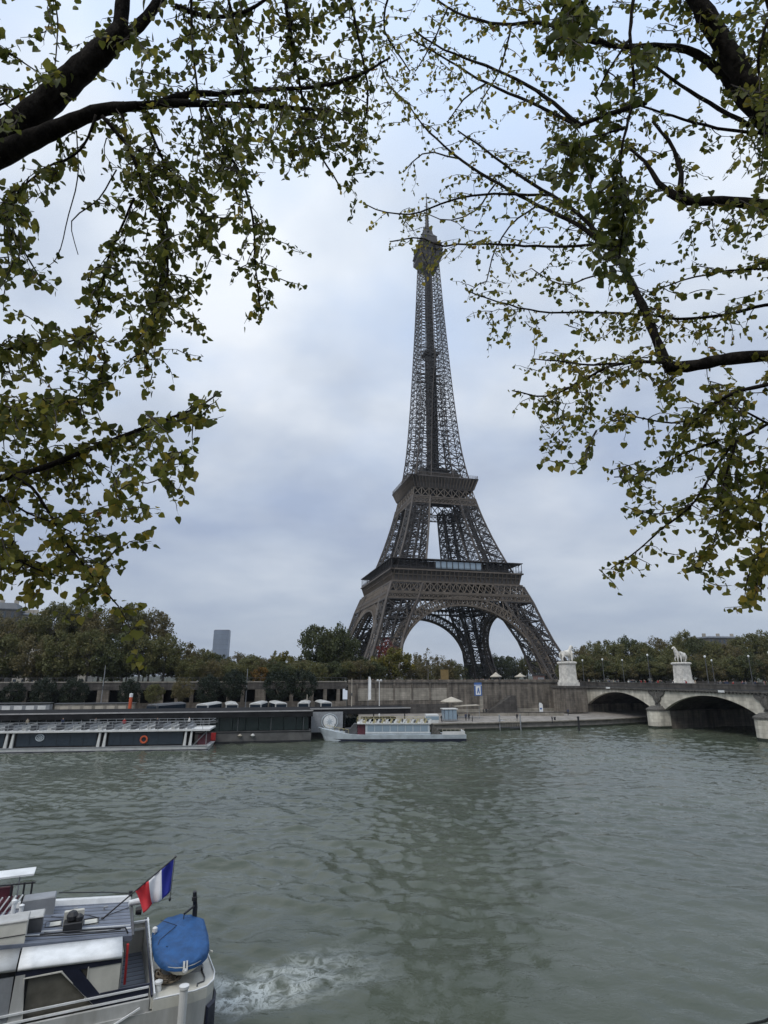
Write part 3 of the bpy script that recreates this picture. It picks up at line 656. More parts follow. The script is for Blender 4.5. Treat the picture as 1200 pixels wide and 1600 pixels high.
    m.build('platform_railing', M['ironlight'], TR)
def slab(name, ho, hi, z0, z1, m_):
    m = MB()
    for k in range(4):
        T_ = side(k)
        m.loft([[T_(-ho,-ho,z0), T_(ho,-ho,z0), T_(hi,-hi,z0), T_(-hi,-hi,z0)], [T_(-ho,-ho,z1), T_(ho,-ho,z1), T_(hi,-hi,z1), T_(-hi,-hi,z1)]])
    return m.build(name, m_, TR)
slab('first_floor', 34.1, 13, 56.2, 57.2, M['irondark']); slab('second_floor', 15.9, 3.5, 114.2, 115.4, M['irondark'])
m = MB()                                               # floor girders seen from below
for x in np.arange(-32, 32.1, 4.0):
    for y0, y1 in ((-33, -13), (13, 33)): m.beam((x, y0, 54.6), (x, y1, 54.6), .4, 2.4); m.beam((y0, x, 54.4), (y1, x, 54.4), .4, 2.4)
m.build('floor_girders', M['irondark'], TR)
m = MB()
for s_ in (-1, 1):
    m.box(s_*20-7 if s_ < 0 else 13, s_*20+7 if s_ < 0 else 27, -26, 26, 58, 64); m.box(-12.9, 12.9, s_*20-6, s_*20+6, 58, 63.9)
m.build('pavilion_halls', M['irondark'], TR)
m = MB(); m.box(-12, 12, -12, 12, 116, 120.2); m.box(-13.2, 13.2, -13.2, 13.2, 120.2, 120.9); m.box(-7.5, 7.5, -7.5, 7.5, 120.9, 124.2); m.box(-8.4, 8.4, -8.4, 8.4, 124.2, 124.8)
for x in (-10, 10):
    for y in (-10, 10): m.lathe([(2.2, 116), (2.4, 121.5), (1.8, 123.5), (.4, 124.6)], (x, y, 0), 10)
m.build('upper_hall', M['irondark'], TR)
# ---- upper shaft
levels = [116.0]; z = 116.0
while z < 276: z += max(4.2, .56*(oz(z))); levels.append(min(z, 278))
for sx, sy in ((-1,-1),(1,-1),(1,1),(-1,1)):
    e = [MB() for _ in range(4)]; l = MB()
    for z0, z1 in zip(levels[:-1], levels[1:]):
        C4 = lambda z: [A3(sx*oz(z), sy*oz(z), z), A3(sx*oz(z), sy*iz(z), z), A3(sx*iz(z), sy*iz(z), z), A3(sx*iz(z), sy*oz(z), z)]
        P0, P1 = C4(z0), C4(z1); wd = max(.31, .48*oz(z0)/16)
        for j in range(4):
            jj = (j+1) % 4; full = (j in (0, 3))
            if j != 2 or z0 < 205: e[j].beam(P0[j], P1[j], .62*max(.6, oz(z0)/16) if j == 0 else .5*max(.6, oz(z0)/16))
            if full or z0 < 190:
                zm = (z0+z1)/2; Pm = C4(zm)
                for Q0, Q1 in ((P0, Pm), (Pm, P1)) if full and oz(z0) > 7 else ((P0, P1),):
                    l.beam(Q0[j], Q1[jj], wd*.72); l.beam(Q0[jj], Q1[j], wd*.72)
                l.beam(P1[j], P1[jj], wd)
    L = empty('shaft_corner'); L.parent = TR
    for q in e: q.build('corner_girder', M['iron'], L)
    l.build('lattice_bracing', M['irondark'], L)
m = MB(); h = 1.9
for z0, z1 in zip(np.arange(116, 276, 3.2), np.arange(119.2, 279.2, 3.2)):
    hh = 2.6 if z0 < 205 else 1.7
    for j in range(4):
        T_ = side(j); m.beam(T_(-hh,-hh,z0), T_(-hh,-hh,z1), .5); m.beam(T_(-hh,-hh,z0), T_(hh,-hh,z1), .34); m.beam(T_(hh,-hh,z0), T_(-hh,-hh,z1), .34); m.beam(T_(-hh,-hh,z1), T_(hh,-hh,z1), .5)
        m.beam(T_(-hh*.33,-hh,z0), T_(-hh*.33,-hh,z1), .4); m.beam(T_(hh*.33,-hh,z0), T_(hh*.33,-hh,z1), .4)
    if z0 < 212: m.beam((-hh,0,z1), (-oz(z1),0,z1), .35); m.beam((hh,0,z1), (oz(z1),0,z1), .35); m.beam((0,-hh,z1), (0,-oz(z1),z1), .35); m.beam((0,hh,z1), (0,oz(z1),z1), .35)
m.box(-1.1, 1.1, -1.1, 1.1, 116, 276)
m.build('lift_shaft', M['irondark'], TR)
m = MB(); m.box(-5.0, 5.0, -5.0, 5.0, 206.7, 207.2); m.box(-3.0, 3.0, -3.0, 3.0, 207.2, 209.8)
for j in range(4):
    T_ = side(j); m.beam(T_(-5.4,-5.4,208.4), T_(5.4,-5.4,208.4), .15)
m.build('intermediate_platform', M['irondark'], TR)
# ---- summit
m = MB(); sq = lambda h, z: [(-h,-h,z),(h,-h,z),(h,h,z),(-h,h,z)]
m.loft([sq(5.6,273), sq(5.9,276), sq(8.0,279.5), sq(8.2,280.3)]); m.build('summit_consoles', M['iron'], TR)
m = MB(); m.loft([sq(7.2,280.3), sq(7.2,284.5)]); 
m.build('summit_cabin', M['irondark'], TR)
m = MB()
for j in range(4):
    T_ = side(j)
    for x in np.linspace(-8, 8, 13): m.beam(T_(x,-8,280.3), T_(x*.98,-7.8,288.6), .2)
    for z in (282, 284.6, 287): m.beam(T_(-8,-8,z), T_(8,-8,z), .25)
m.build('summit_cage', M['irondark'], TR)
m = MB(); m.loft([sq(8.3,284.6), sq(8.5,285.4), sq(6.2,285.4), sq(6.0,289.6), sq(7.8,289.7), sq(7.9,290.6), sq(5.6,291.5), sq(5.2,296.5), sq(5.4,297.2), sq(3.2,300.5), sq(2.6,304.5), sq(2.9,305.2), sq(1.6,307)]); m.build('summit_lantern', M['irondark'], TR)
m = MB()
rg = random.Random(4)
for k in range(34):
    a = rg.uniform(0, 6.28); rr_ = rg.uniform(2, 6.6); z = rg.choice([290.6, 297, 301, 304]); rr_ = min(rr_, {290.6: 7.4, 297: 5, 301: 3, 304: 2.6}[z])
    m.beam((rr_*math.cos(a), rr_*math.sin(a), z), (rr_*math.cos(a), rr_*math.sin(a), z+rg.uniform(2, 5)), .28)
for k in range(7):
    a = k*.9; m.lathe([(.1, -.3), (.9, 0), (.9, .25), (.1, .4)], (5.2*math.cos(a), 5.2*math.sin(a), 298+k % 3), 10)
m.build('aerials', M['irondark'], TR)
m = MB(); m.lathe([(1.5, 306), (1.25, 314), (1.25, 319), (.7, 319.5), (.62, 329), (.35, 329.3), (.3, 337.5), (.05, 338)], (0,0,0), 10)
for z in (309, 311.5, 314, 316.5, 321, 323.5, 326): m.beam((-1.7,0,z), (1.7,0,z), .3); m.beam((0,-1.7,z), (0,1.7,z), .3)
m.build('antenna_mast', M['irondark'], TR)
# ================================================================== NEAR BOAT (stern of a moored river boat)
NBO, NBA = (-7.5, 22.1), R(25)
def nb(s, t, z): c, q = math.cos(NBA), math.sin(NBA); return (NBO[0]+s*c-t*q, NBO[1]+s*q+t*c, z)
def zd(s): return 3.58+.085*(-.7-s)
def near_boat():
    r = thing('river_boat', 'white and grey river boat in the foreground showing its stern and slatted upper deck', 'boat', (*NBO, 0), NBA)
    out = [(-14.5,2.2),(-12,.5),(-9,-.25),(1.3,-.25),(1.72,-.12),(2.0,.25),(2.12,.8),(2.12,3.6),(2.0,4.15),(1.72,4.52),(1.3,4.65),(-9,4.65),(-12,3.9)]
    cen = np.array([-5, 2.2])
    def ring(k, z): return [(*(cen+(np.array(p)-cen)*np.array([1-(1-k)*.5, k])), z) for p in out]
    m = MB(); m.loft([ring(.93,-.8), ring(.96,-.1), ring(.985,.7), ring(1,1.72)]); m.build('hull', M['greypaint'], r)
    m = MB(); stern = [(-.9,-.25)]+out[3:11]+[(-.9,4.65)]
    g = lambda p, d: tuple(cen+(np.array(p)-cen)*(1+d))
    rg_ = []
    for p in stern: 
        a, b = g(p, .002), g(p, .012)
        rg_.append([(*a,.35),(*b,.42),(*b,1.42),(*a,1.5)])
    m.loft(rg_[2:]); m.build('rubbing_strake', M['navy'], r)
    m = MB(); so_ = [(0.02,-.25)]+out[3:11]+[(.02,4.65)]; m.prism(so_, 1.722, 2.0); m.build('stern_deck', M['cream'], r)
    m = MB()
    lip = [(*( np.array(p)*.985+np.array([.02,.03])), 2.03) for p in so_]; m.tube(lip, .028, 6); m.build('deck_lip', M['white'], r)
    m = MB(); m.tube([(.62+.0*k, 0, 0) for k in range(2)], .01, 4); m.v=[];m.f=[];m.m=[]
    m.tube([(1.72,1.7,2.03),(1.74,.55,2.03),(1.68,.3,2.03),(1.45,.22,2.03),(1.42,.05,2.03)], .022, 6); m.build('drain_seam', M['dgrey'], r)
    # cockpit
    m = MB(); m.box(-1.0,-.06,-.05,4.2,1.722,1.78); m.build('cockpit_floor', M['deck'], r)
    m = MB(); m.box(-9,-.06,4.2,4.36,1.722,2.78); m.build('far_bulwark', M['cream'], r)
    m = MB()
    for z in (2.55, 2.8): m.beam((-9,4.17,z),(.1,4.17,z),.07)
    m.build('bulwark_rail', M['white'], r)
    m = MB(); m.add([(-.05,-.2,1.78),(.02,-.2,1.78),(.02,4.36,1.78),(-.05,4.36,1.78),(-.05,-.2,2.12),(.02,-.2,2.12),(.02,4.36,2.8),(-.05,4.36,2.8)],[(0,3,2,1),(4,5,6,7),(0,1,5,4),(1,2,6,5),(2,3,7,6),(3,0,4,7)]); m.build('bulkhead', M['cream'], r)
    m = MB(); m.beam((-.02,-.22,2.14),(-.02,4.36,2.83),.06); m.build('bulkhead_trim', M['navy'], r)
    m = MB(); m.beam((.06,-.2,2.16),(.06,4.3,2.84),.05); m.beam((.06,-.2,2.02),(.06,-.2,2.2),.06); m.build('bulkhead_rail', M['white'], r)
    m = MB(); m.box(-9,-.08,-.2,-.1,1.722,2.06); m.build('near_bulwark', M['greypaint'], r)
    m = MB(); m.box(-1.55,-.1,-.04,.02,1.8,2.42); m.build('side_board', M['navy'], r)
    m = MB()
    for z in (2.13, 2.34): m.beam((-9,-.06,z),(-.12,-.06,z),.05)
    m.build('side_rail', M['white'], r)
    m = MB(); m.beam((-9,-.28,1.35),(-1.7,-.28,1.35),.06,.05); m.beam((-1.7,-.28,1.35),(-.35,-.28,1.9),.05,.05); m.build('hull_moulding', M['white'], r)
    # cabin
    m = MB(); m.box(-9,-1.0,.16,4.1,1.78,3.36); m.build('cabin', M['dgrey'], r)
    m = MB(); m.box(-1.0,-.96,.3,1.9,1.8,3.3); m.build('cabin_aft_wall', M['cream'], r)
    m = MB(); m.box(-3.6,-1.5,.08,.12,2.0,3.28); m.build('side_window', M['boatwin'], r)
    m = MB(); m.prism_y([(-3.95,3.2),(-1.03,3.14),(-1.03,3.3),(-3.95,3.42)], -.02, .07); m.prism_y([(-2.72,3.2),(-2.25,3.2),(-1.35,2.16),(-1.72,2.12)], -.03, .06); m.build('window_frame', M['navy'], r)
    m = MB(); fr = [(-3.62,2.12),(-3.72,3.2),(-2.72,3.2),(-1.70,2.14)]; m.tube([(x,-.02,z) for x, z in fr+fr[:1]], .032, 6); m.build('window_trim', M['cream'], r)
    m = MB(); m.prism_y([(-4.0,1.95),(-3.62,1.95),(-3.70,3.3),(-3.95,3.3)], -.04, .05); m.build('cabin_pillar', M['greypaint'], r)
    m = MB(); m.box(-1.98,-1.03,.0,.075,2.36,3.2); m.beam((-1.97,-.01,2.36),(-1.97,-.01,3.2),.03); m.build('cabin_panel', M['cream'], r)
    m = MB(); m.box(-9,-4.0,-.02,.06,1.95,3.28); m.build('grey_side_panel', M['grey'], r)
    # white curved roof edge
    def roofedge(x0, x1, n=8):
        R_ = []
        for x in np.linspace(x0, x1, n):
            z0 = 3.32+.055*(-1.07-x); pr = [(-.07,z0-.04),(-.08,z0+.04),(.08,z0+.13),(.38,z0+.22),(.74,z0+.29),(.74,z0+.2),(.3,z0+.08)]
            R_.append([(x, t, z) for t, z in pr])
        return R_
    m = MB(); m.loft(roofedge(-3.92,-1.02)); m.build('cabin_roof_edge', M['white'], r, True)
    m = MB(); m.loft(roofedge(-9,-3.97)); m.build('cabin_roof_edge', M['greypaint'], r, True)
    # upper deck
    m = MB(); m.loft([[(x,.75,zd(x)-.16),(x,4.2,zd(x)-.16),(x,4.2,zd(x)),(x,.75,zd(x))] for x in (-9,-5,-.72)]); m.build('upper_deck', M['deck'], r)
    m = MB(); m.loft([[(x,4.02,zd(x)+.003),(x,4.32,zd(x)+.003),(x,4.3,zd(x)+.16),(x,4.08,zd(x)+.16)] for x in (-9,-4,-.66)]); m.build('deck_coaming', M['white'], r)
    m = MB(); m.tube([(-.70,.75,zd(-.7)-.02),(-.66,2.3,zd(-.7)-.02),(-.62,4.2,zd(-.7)-.02)], .05, 6); m.build('deck_edge_trim', M['dgrey'], r)
    m = MB(); m.tube([(-3.2,4.3,4.15),(-1.4,4.3,3.92),(-.7,4.3,3.78)], .02, 5); m.build('hand_rail', M['black'], r); m = MB(); m.tube([(-3.5,.95,3.98),(-2.0,.95,3.88),(-.95,.95,3.78),(-.85,.95,3.6)], .028, 6); m.build('hand_rail', M['black'], r); m = MB(); m.tube([(-3.9,.85,4.02),(-2.6,.85,3.86),(-.9,.82,3.72)], .02, 6); m.build('hand_rail', M['black'], r)
    m = MB(); m.beam((-9,1.35,zd(-9)+.02),(-.75,1.35,zd(-.75)+.02),.05,.03); m.beam((-9,1.62,zd(-9)+.02),(-.75,1.62,zd(-.75)+.02),.03,.03); m.build('deck_strip', M['white'], r)
    m = MB(); m.tube([(-.75,3.45,3.72),(-.35,3.5,3.72)], [.09,.12], 12); m.build('deck_light', M['white'], r)
    m = MB(); m.tube([(-.5,3.2,3.5),(-.3,3.2,3.5)], [.12,.15], 12); m.tube([(-.68,4.15,3.7),(-.68,4.15,3.92)], .07, 10); m.build('horn', M['black'], r)
    def box(name, x0, x1, y0, y1, z0, z1, m_, bev=.03):
        q = MB(); q.loft([[(x0,y0,z0),(x1,y0,z0),(x1,y1,z0),(x0,y1,z0)],[(x0,y0,z1-bev),(x1,y0,z1-bev),(x1,y1,z1-bev),(x0,y1,z1-bev)],[(x0+bev,y0+bev,z1),(x1-bev,y0+bev,z1),(x1-bev,y1-bev,z1),(x0+bev,y1-bev,z1)]])
        return q.build(name, m_, r)
    box('vent_box', -4.28,-3.25,3.2,3.85,3.7,4.36, M['grey'])
    box('deck_locker', -6.9,-3.9,.8,1.5,3.66,4.46, M['cream']); box('locker_lid', -6.92,-3.87,.78,1.52,4.462,4.52, M['greypaint'])
    box('equipment_box', -4.35,-3.5,1.6,2.25,3.66,4.26, M['dgrey']); box('box_lid', -4.37,-3.48,1.58,2.27,4.262,4.31, M['greypaint'])
    box('hatch', -2.25,-1.78,1.95,2.45,3.6,3.72, M['cream'], .05); box('hatch', -3.42,-2.92,2.0,2.5,3.6,3.80, M['cream'], .05)
    box('seat_base', -2.86,-2.28,1.5,1.95,3.6,3.98, M['black']); box('seat_back', -2.88,-2.26,1.95,2.06,3.6,4.22, M['cream'])
    q = MB(); q.lathe([(.05,-.12),(.16,-.08),(.19,.05),(.12,.16),(.02,.2)], (-2.62,1.72,4.1), 9); q.lathe([(.04,-.1),(.13,-.05),(.14,.06),(.03,.14)], (-2.4,1.66,4.05), 8); q.build('black_bag', M['black'], r)
    # stern canopy, seats and lattice at the edge of the frame
    m = MB(); m.loft([[(x,4.2,4.86),(x,5.0,4.88),(x,5.0,4.94),(x,4.2,4.92)] for x in (-9,-4.1)]); m.build('awning', M['white'], r)
    for x in (-8.5,-6.5,-4.55): m = MB(); m.beam((x,4.3,zd(x)),(x,4.3,4.87),.05); m.build('awning_post', M['grey'], r)
    for x in (-5.1,-5.9,-6.7): box('bench_seat', x-.3,x+.36,3.75,4.1,3.9,4.25, M['maroon'])
    for x in (-4.9,-5.7,-6.5): box('bench_back', x-.5,x+.2,4.1,4.2,4.1,4.62, M['maroon'])
    m = MB()
    for x in (-4.75,-4.35,-4.1): m.tube([(x,4.05,3.86),(x,4.05,4.7)], .035, 6)
    m.tube([(-5.2,4.05,4.7),(-4.0,4.05,4.66)], .03, 6); m.build('deck_posts', M['black'], r)
    m = MB(); m.mi = 0
    for k in range(9): m.mi = k % 2; x = -5.5+k*.1; m.beam((x,2.95,3.95),(x+.42,2.95,4.62),.045)
    m.build('lattice_screen', [M['white'], M['maroon']], r)
    m = MB(); m.lathe([(.07,0),(.07,.4),(.09,.42),(.09,.5),(.02,.54)], (-4.5,2.9,4.0), 10); m.lathe([(.07,0),(.07,.3),(.09,.36),(.02,.4)], (-4.25,2.75,4.0), 10); m.build('vent_pipe', M['white'], r)
    # davit post with pulley arm
    m = MB(); m.tube([(1.6,2.75,2.0),(1.58,2.72,3.5),(1.5,2.6,4.05)], [.1,.09,.07], 10); m.tube([(1.53,2.64,3.55),(1.15,2.4,3.42)], .04, 8); m.lathe([(.02,-.1),(.1,-.06),(.1,.06),(.02,.1)], (1.52,2.62,3.8), 10); m.tube([(1.15,2.4,3.42),(1.12,2.35,2.95)], .018, 5); m.build('davit', M['black'], r)
    m = MB()
    for t in (.35,3.5): m.lathe([(.11,2.0),(.09,2.18),(.13,2.22),(.13,2.28),(.03,2.32)], (.22,t,0), 12)
    m.build('mooring_bitt', M['white'], r)
    m = MB(); m.lathe([(.13,.2),(.13,2.25),(.16,2.28),(.16,2.36),(.05,2.38)], (.92,-.5,0), 14); m.build('fender_pole', M['dirtywhite'], r)
    for s_, t_ in ((1.75,1.2),(1.75,3.4),(.3,4.45)):
        m = MB(); m.tube([(s_-.02,t_-.16,2.12),(s_,t_,2.14),(s_-.02,t_+.16,2.12)], .03, 6); m.tube([(s_,t_-.05,2.0),(s_,t_-.05,2.13)], .025, 6); m.tube([(s_,t_+.05,2.0),(s_,t_+.05,2.13)], .025, 6); m.build('cleat', M['grey'], r)
    for P_ in ([(-3.3,2.9,3.83),(-2.9,2.7,3.8),(-2.5,2.95,3.77),(-2.1,2.8,3.73),(-1.75,2.45,3.70)], [(-3.4,1.5,3.83),(-3.0,1.35,3.8),(-2.4,1.3,3.75),(-1.6,1.2,3.68),(-1.0,1.35,3.63)], [(-1.7,2.4,3.7),(-1.2,2.9,3.66),(-.75,3.3,3.62)]):
        m = MB(); m.tube(P_, .014, 5); m.build('deck_cable', M['black'], r)
    for x in (-2.6,-1.6):
        m = MB(); m.tube([(x,3.3,zd(x)),(x,3.3,zd(x)+.1),(x+.12,3.3,zd(x)+.1)], .04, 8); m.build('deck_vent', M['grey'], r)
    for x0, x1, y0, y1, z in ((-2.25,-1.78,1.95,2.45,3.725),(-3.42,-2.92,2.0,2.5,3.805)):
        m = MB(); m.tube([(x0,y0,z),(x1,y0,z),(x1,y1,z),(x0,y1,z),(x0,y0,z)], .018, 5); m.build('hatch_seal', M['black'], r)
    m = MB(); m.tube([(-6.9,.79,4.1),(-3.9,.79,4.1)], .012, 4); m.mi = 0; m.build('box_seam', M['black'], r)
    m = MB(); m.beam((-.82,.55,2.3),(-.84,.62,3.4),.11,.07); m.build('red_post', M['red'], r)
    m = MB(); m.tube([(.12,2.0,2.0),(.12,2.0,3.16)], .03, 8); m.lathe([(.02,-.1),(.09,-.06),(.09,.06),(.02,.1)], (.12,2.0,3.2), 8); m.build('stanchion', M['dirtywhite'], r)
near_boat()
def rope_coil():
    m = MB(); pts = []
    rg = random.Random(2)
    for k in range(150):
        a = k*.32; rr_ = .30+.09*math.sin(k*.37)+.05*rg.uniform(-1,1); pts.append((rr_*1.15*math.cos(a), rr_*math.sin(a), .03+.0016*k+.03*rg.uniform(0,1)))
    pts += [(-.25,-.1,.3),(-.3,.2,.33),(-.34,.5,.2),(-.4,.35,.04),(-.38,-.2,.04)]
    m.tube(pts, .028, 6); o = m.build('rope_coil', M['rope']); o.location = nb(.55,.85,2.0); o.rotation_euler.z = NBA
    tag(o, 'coil of old brown rope lying on the cream stern deck', 'rope')
rope_coil()
def flag():
    r = thing('flag', 'blue white and red flag flying from a slanted staff on the foreground boat', 'flag', (*NBO, 0), NBA)
    b, t = A3(-1.72,2.4,3.62), A3(.66,2.4,5.37)
    m = MB(); m.tube([b, t], [.03,.02], 8); m.lathe([(.01,-.05),(.05,0),(.01,.05)], tuple(t), 8); m.build('flagstaff', M['black'], r)
    m = MB(); m.tube([t+A3(-.02,0,-.05),(.6,2.4,4.22),(.59,2.4,4.0)], .012, 5); m.lathe([(.02,-.07),(.045,-.03),(.045,.03),(.02,.07)], (.59,2.4,3.98), 8); m.build('halyard', M['black'], r)
    tl, bl, tr, br = A3(.61,2.4,5.3), A3(.59,2.4,4.22), A3(-.64,2.4,4.40), A3(-.30,2.4,3.68)
    n, k = 36, 14; V = []; m = MB()
    for i in range(n+1):
        f = i/n; topp = tl+(tr-tl)*f; bot = bl+(br-bl)*f
        for j in range(k+1):
            g_ = j/k; p = topp+(bot-topp)*g_
            sag = A3(0, .13*math.sin(f*8.5+g_*2.2)*(.25+g_*.75)+.05*math.sin(f*17-g_*3), .10*math.sin(g_*math.pi)*math.sin(f*7.0+1)-.05*f*math.sin(g_*3))
            V.append(p+sag)
    fs = []; mi = []
    for i in range(n):
        for j in range(k): fs.append((i*(k+1)+j, i*(k+1)+j+1, (i+1)*(k+1)+j+1, (i+1)*(k+1)+j)); mi.append(0 if i < 12 else 1 if i < 24 else 2)
    m.add(V, fs); m.m = mi; o = m.build('flag_cloth', [M['flagblue'], M['flagwhite'], M['flagred']], r, True)
    sm = o.modifiers.new('s', 'SOLIDIFY'); sm.thickness = .008
flag()
def dinghy():
    r = thing('tender_dinghy', 'small dinghy under a blue tarpaulin cover hung across the stern of the boat', 'dinghy', nb(.06, .2, .12), NBA); r.scale = (.95, .95, 1)
    # plan outline, bow towards the camera side
    st = [(-.12,.10),(-.06,.34),(.06,.56),(.32,.77),(.75,.91),(1.3,.95),(1.9,.95),(2.35,.92),(2.6,.82),(2.7,.66)]
    zc = lambda t: 2.62+.15*t
    def rings(expand, dz, crown):
        R_ = []
        for t, hw in st:
            hw = hw*expand; pr = []
            for q in np.linspace(-1, 1, 15): pr.append((.98+hw*q, t, zc(t)+dz+crown*(1-q*q)*(1 if t > .3 else .4)+.022*math.sin(9*q+5*t)+.016*math.sin(14*t)-.035*max(0, math.sin(6.2*t+2.2*q))**6-.03*max(0, math.sin(7*q-2*t+1))**8))
            R_.append(pr)
        return R_
    top = rings(1.03, 0, .16); m = MB(); RR = []
    for (t, hw), pr in zip(st, top):
        hw *= 1.05; skirt = .2
        RR.append([(.98-hw*1.0, t, zc(t)-skirt)]+pr+[(.98+hw*1.0, t, zc(t)-skirt)])
    m.loft(RR, closed=False, caps=False)
    m.add(RR[-1], [tuple(range(len(RR[-1])))]); m.add(RR[0], [tuple(range(len(RR[0])-1, -1, -1))]); m.build('tarpaulin_cover', M['blue'], r, True)
    m = MB(); HH = []
    for t, hw in st:
        ty = t+max(0, .5-t)*.0; e = max(0, .5-t)*.5; HH.append([(.98-hw, t-.02, zc(t)-.08), (.98-hw*.9, t+e*.4, zc(t)-.26), (.98-hw*.6, t+e*.8, zc(t)-.40), (.98, t+e, zc(t)-.44), (.98+hw*.6, t+e*.8, zc(t)-.40), (.98+hw*.9, t+e*.4, zc(t)-.26), (.98+hw, t-.02, zc(t)-.08)])
    m.loft(HH); m.build('dinghy_hull', M['cream'], r, True)
    m = MB(); m.beam((.93,-.18,2.45),(.93,-.1,2.68),.06,.12); m.beam((1.03,-.18,2.45),(1.03,-.1,2.68),.05,.1); m.lathe([(.03,-.08),(.09,-.02),(.09,.03),(.03,.08)], (.98,-.16,2.42), 10); m.build('bow_fitting', M['dirtywhite'], r)
    m = MB(); m.tube([(.3,2.45,3.18),(.85,1.9,3.1),(.2,1.35,2.92),(.1,1.1,2.72)], .012, 5); m.tube([(.45,.9,2.84),(.2,1.2,2.8),(.12,1.5,2.8)], .012, 5); m.build('lashing', M['navy'], r)
    m = MB()
    for t in (.7,1.9): m.box(.3,1.65,t-.06,t+.06,2.0,zc(t)-.36)
    m.build('cradle', M['grey'], r)
    m = MB(); m.tube([(1.85,.9,2.55),(2.05,.7,2.5)], .03, 6); m.build('rowlock', M['cream'], r)
dinghy()
for k, (du, dz) in enumerate(((0, 0), (26, 8))):
    m = MB(); a, b = pz(1133+du, 1606, 4.0), pz(1290, 1548+dz*2, 7.5); mid = (a+b)/2+A3(0,0,-.12); a2 = pz(1020, 1680, 1.0)
    m.tube([a2, (a2+a)/2+A3(0,0,-.1), a, (a+mid)/2+A3(0,0,-.02), mid, (mid+b)/2, b], .025, 6); o = m.build('mooring_cable', M['black'])
    tag(o, ['dark mooring cable crossing the bottom right corner over the water, the upper one', 'dark mooring cable crossing the bottom right corner, the lower one'][k], 'cable')

# ================================================================== FAR BOATS
class Fr:                                            # a frame moored somewhere; lx(u) gives local x of a pixel column on its near side
    def __init__(s, x, y, a): s.x, s.y, s.a = x, y, a; s.c, s.s = math.cos(a), math.sin(a)
    def lx(s, u, y=0, z=1.5):
        lo, hi = -90., 90.
        for _ in range(60):
            mid = (lo+hi)/2; X = s.x+mid*s.c-y*s.s; Y = s.y+mid*s.s+y*s.c
            uu = 600+F_PX*X/(Y*math.cos(PITCH)+(z-EYE)*math.sin(PITCH))
            if uu < u: lo = mid
            else: hi = mid
        return (lo+hi)/2
    def w(s, x, y, z): return (s.x+x*s.c-y*s.s, s.y+x*s.s+y*s.c, z)
def panes(r, name, fm, m_, x0, x1, z0, z1, y, n, gap=.12):
    for k in range(n):
        a, b = x0+(x1-x0)*k/n+gap/2, x0+(x1-x0)*(k+1)/n-gap/2
        q = MB(); q.box(a, b, y-.03, y, z0, z1); q.build(name, m_, r)
def tour_boat():
    f = Fr(-29.2, 103.2, R(8)); r = thing('tour_boat', 'long low glass sided sightseeing boat with an open top deck at the left', 'boat', (f.x, f.y, 0), f.a)
    L = -58; m = MB()
    out = lambda k, e: [(L,.6),(L+3,0),(-.6,0),(-.1+e,.4),(-.1+e,6.4),(-.6,6.8),(L+3,6.8),(L,6.2)]
    m.loft([[(x, 3.4+(y-3.4)*k, z) for x, y in out(k, e)] for k, z, e in ((.93,-.6,-.3),(.97,.1,-.2),(1,.72,.1))]); m.build('hull', M['dirtywhite'], r)
    m = MB(); m.box(L+3,-.2,-.03,.0,.02,.16); m.build('waterline', M['navy'], r)
    m = MB(); m.box(L+3,-.4,-.05,.0,.62,.74); m.build('rubbing_strake', M['grey'], r)
    cols = [f.lx(u) for u in (-140, 12, 157, 292)]
    m = MB(); m.box(L+4, cols[3]+.2, .35, 6.4, .73, 3.0); m.build('saloon', M['roofdark'], r)
    for a, b in zip(cols[:-1], cols[1:]): panes(r, 'window', f, M['glass'], a+1.1, b-.75, .95, 2.9, .33, 6, .06)
    for x in cols:
        for dx in (-.45,.45):
            m = MB(); m.prism_y([(x+dx-.18,.73),(x+dx+.28,.73),(x+dx+.34,3.0),(x+dx+.08,3.0)], -.02, .4); m.build('pillar', M['dirtywhite'], r)
    m = MB(); m.box(L+3, -.15, -.2, 7.0, 3.02, 3.3); m.build('top_deck', M['dirtywhite'], r)
    m = MB()
    for y in (-.1, 6.9):
        for x in np.arange(L+3, -.1, 1.45): m.beam((x,y,3.3),(x,y,4.55),.07)
        for z in (3.75, 4.15, 4.55): m.beam((L+3,y,z),(-.2,y,z),.06)
    m.beam((-.2,-.1,4.55),(-.2,6.9,4.55),.06); m.build('railing', M['grey'], r)
    for k, x in enumerate(np.arange(L+6, -3, 1.3)):
        q = MB(); q.box(x, x+.5, .6, 6.2, 3.3, 3.72); q.box(x-.08, x, .6, 6.2, 3.3, 4.1); q.build('bench', [M['dgrey'], M['grey'], M['greypaint']][k % 3], r)
    m = MB(); m.box(cols[3]+1.6, -.7, .9, 5.8, .73, 2.3); m.build('stern_locker', M['maroon'], r)
    m = MB(); m.beam((cols[3]+1,.5,.75),(-.7,.5,2.9),.12); m.beam((-.7,.3,.75),(-.7,.3,3.0),.1); m.build('stern_stair', M['grey'], r)
    b = thing('lifebuoy', 'red lifebuoy hanging on the glass side of the sightseeing boat', 'lifebuoy', f.w(f.lx(224), .22, 1.75), f.a)
    m = MB(); m.tube([(.5*math.cos(q),-.02,.5*math.sin(q)) for q in np.linspace(0, 6.283, 25)], .15, 8, cap=False); m.build('ring', M['orange'], b)
    e = MB(); x = f.lx(60)                            # round emblem on the glass
    for rr_, wd in ((.62,.09),(.34,.07)): e.tube([(x+rr_*math.cos(q),.27,2.25+rr_*.8*math.sin(q)) for q in np.linspace(0, 6.283, 21)], wd, 5, cap=False)
    for q in np.linspace(0, 6.283, 9)[:-1]: e.beam((x,.27,2.25),(x+.6*math.cos(q),.27,2.25+.48*math.sin(q)),.05)
    e.build('window_emblem', M['bluegrey'], r)
    return f
TBF = tour_boat()
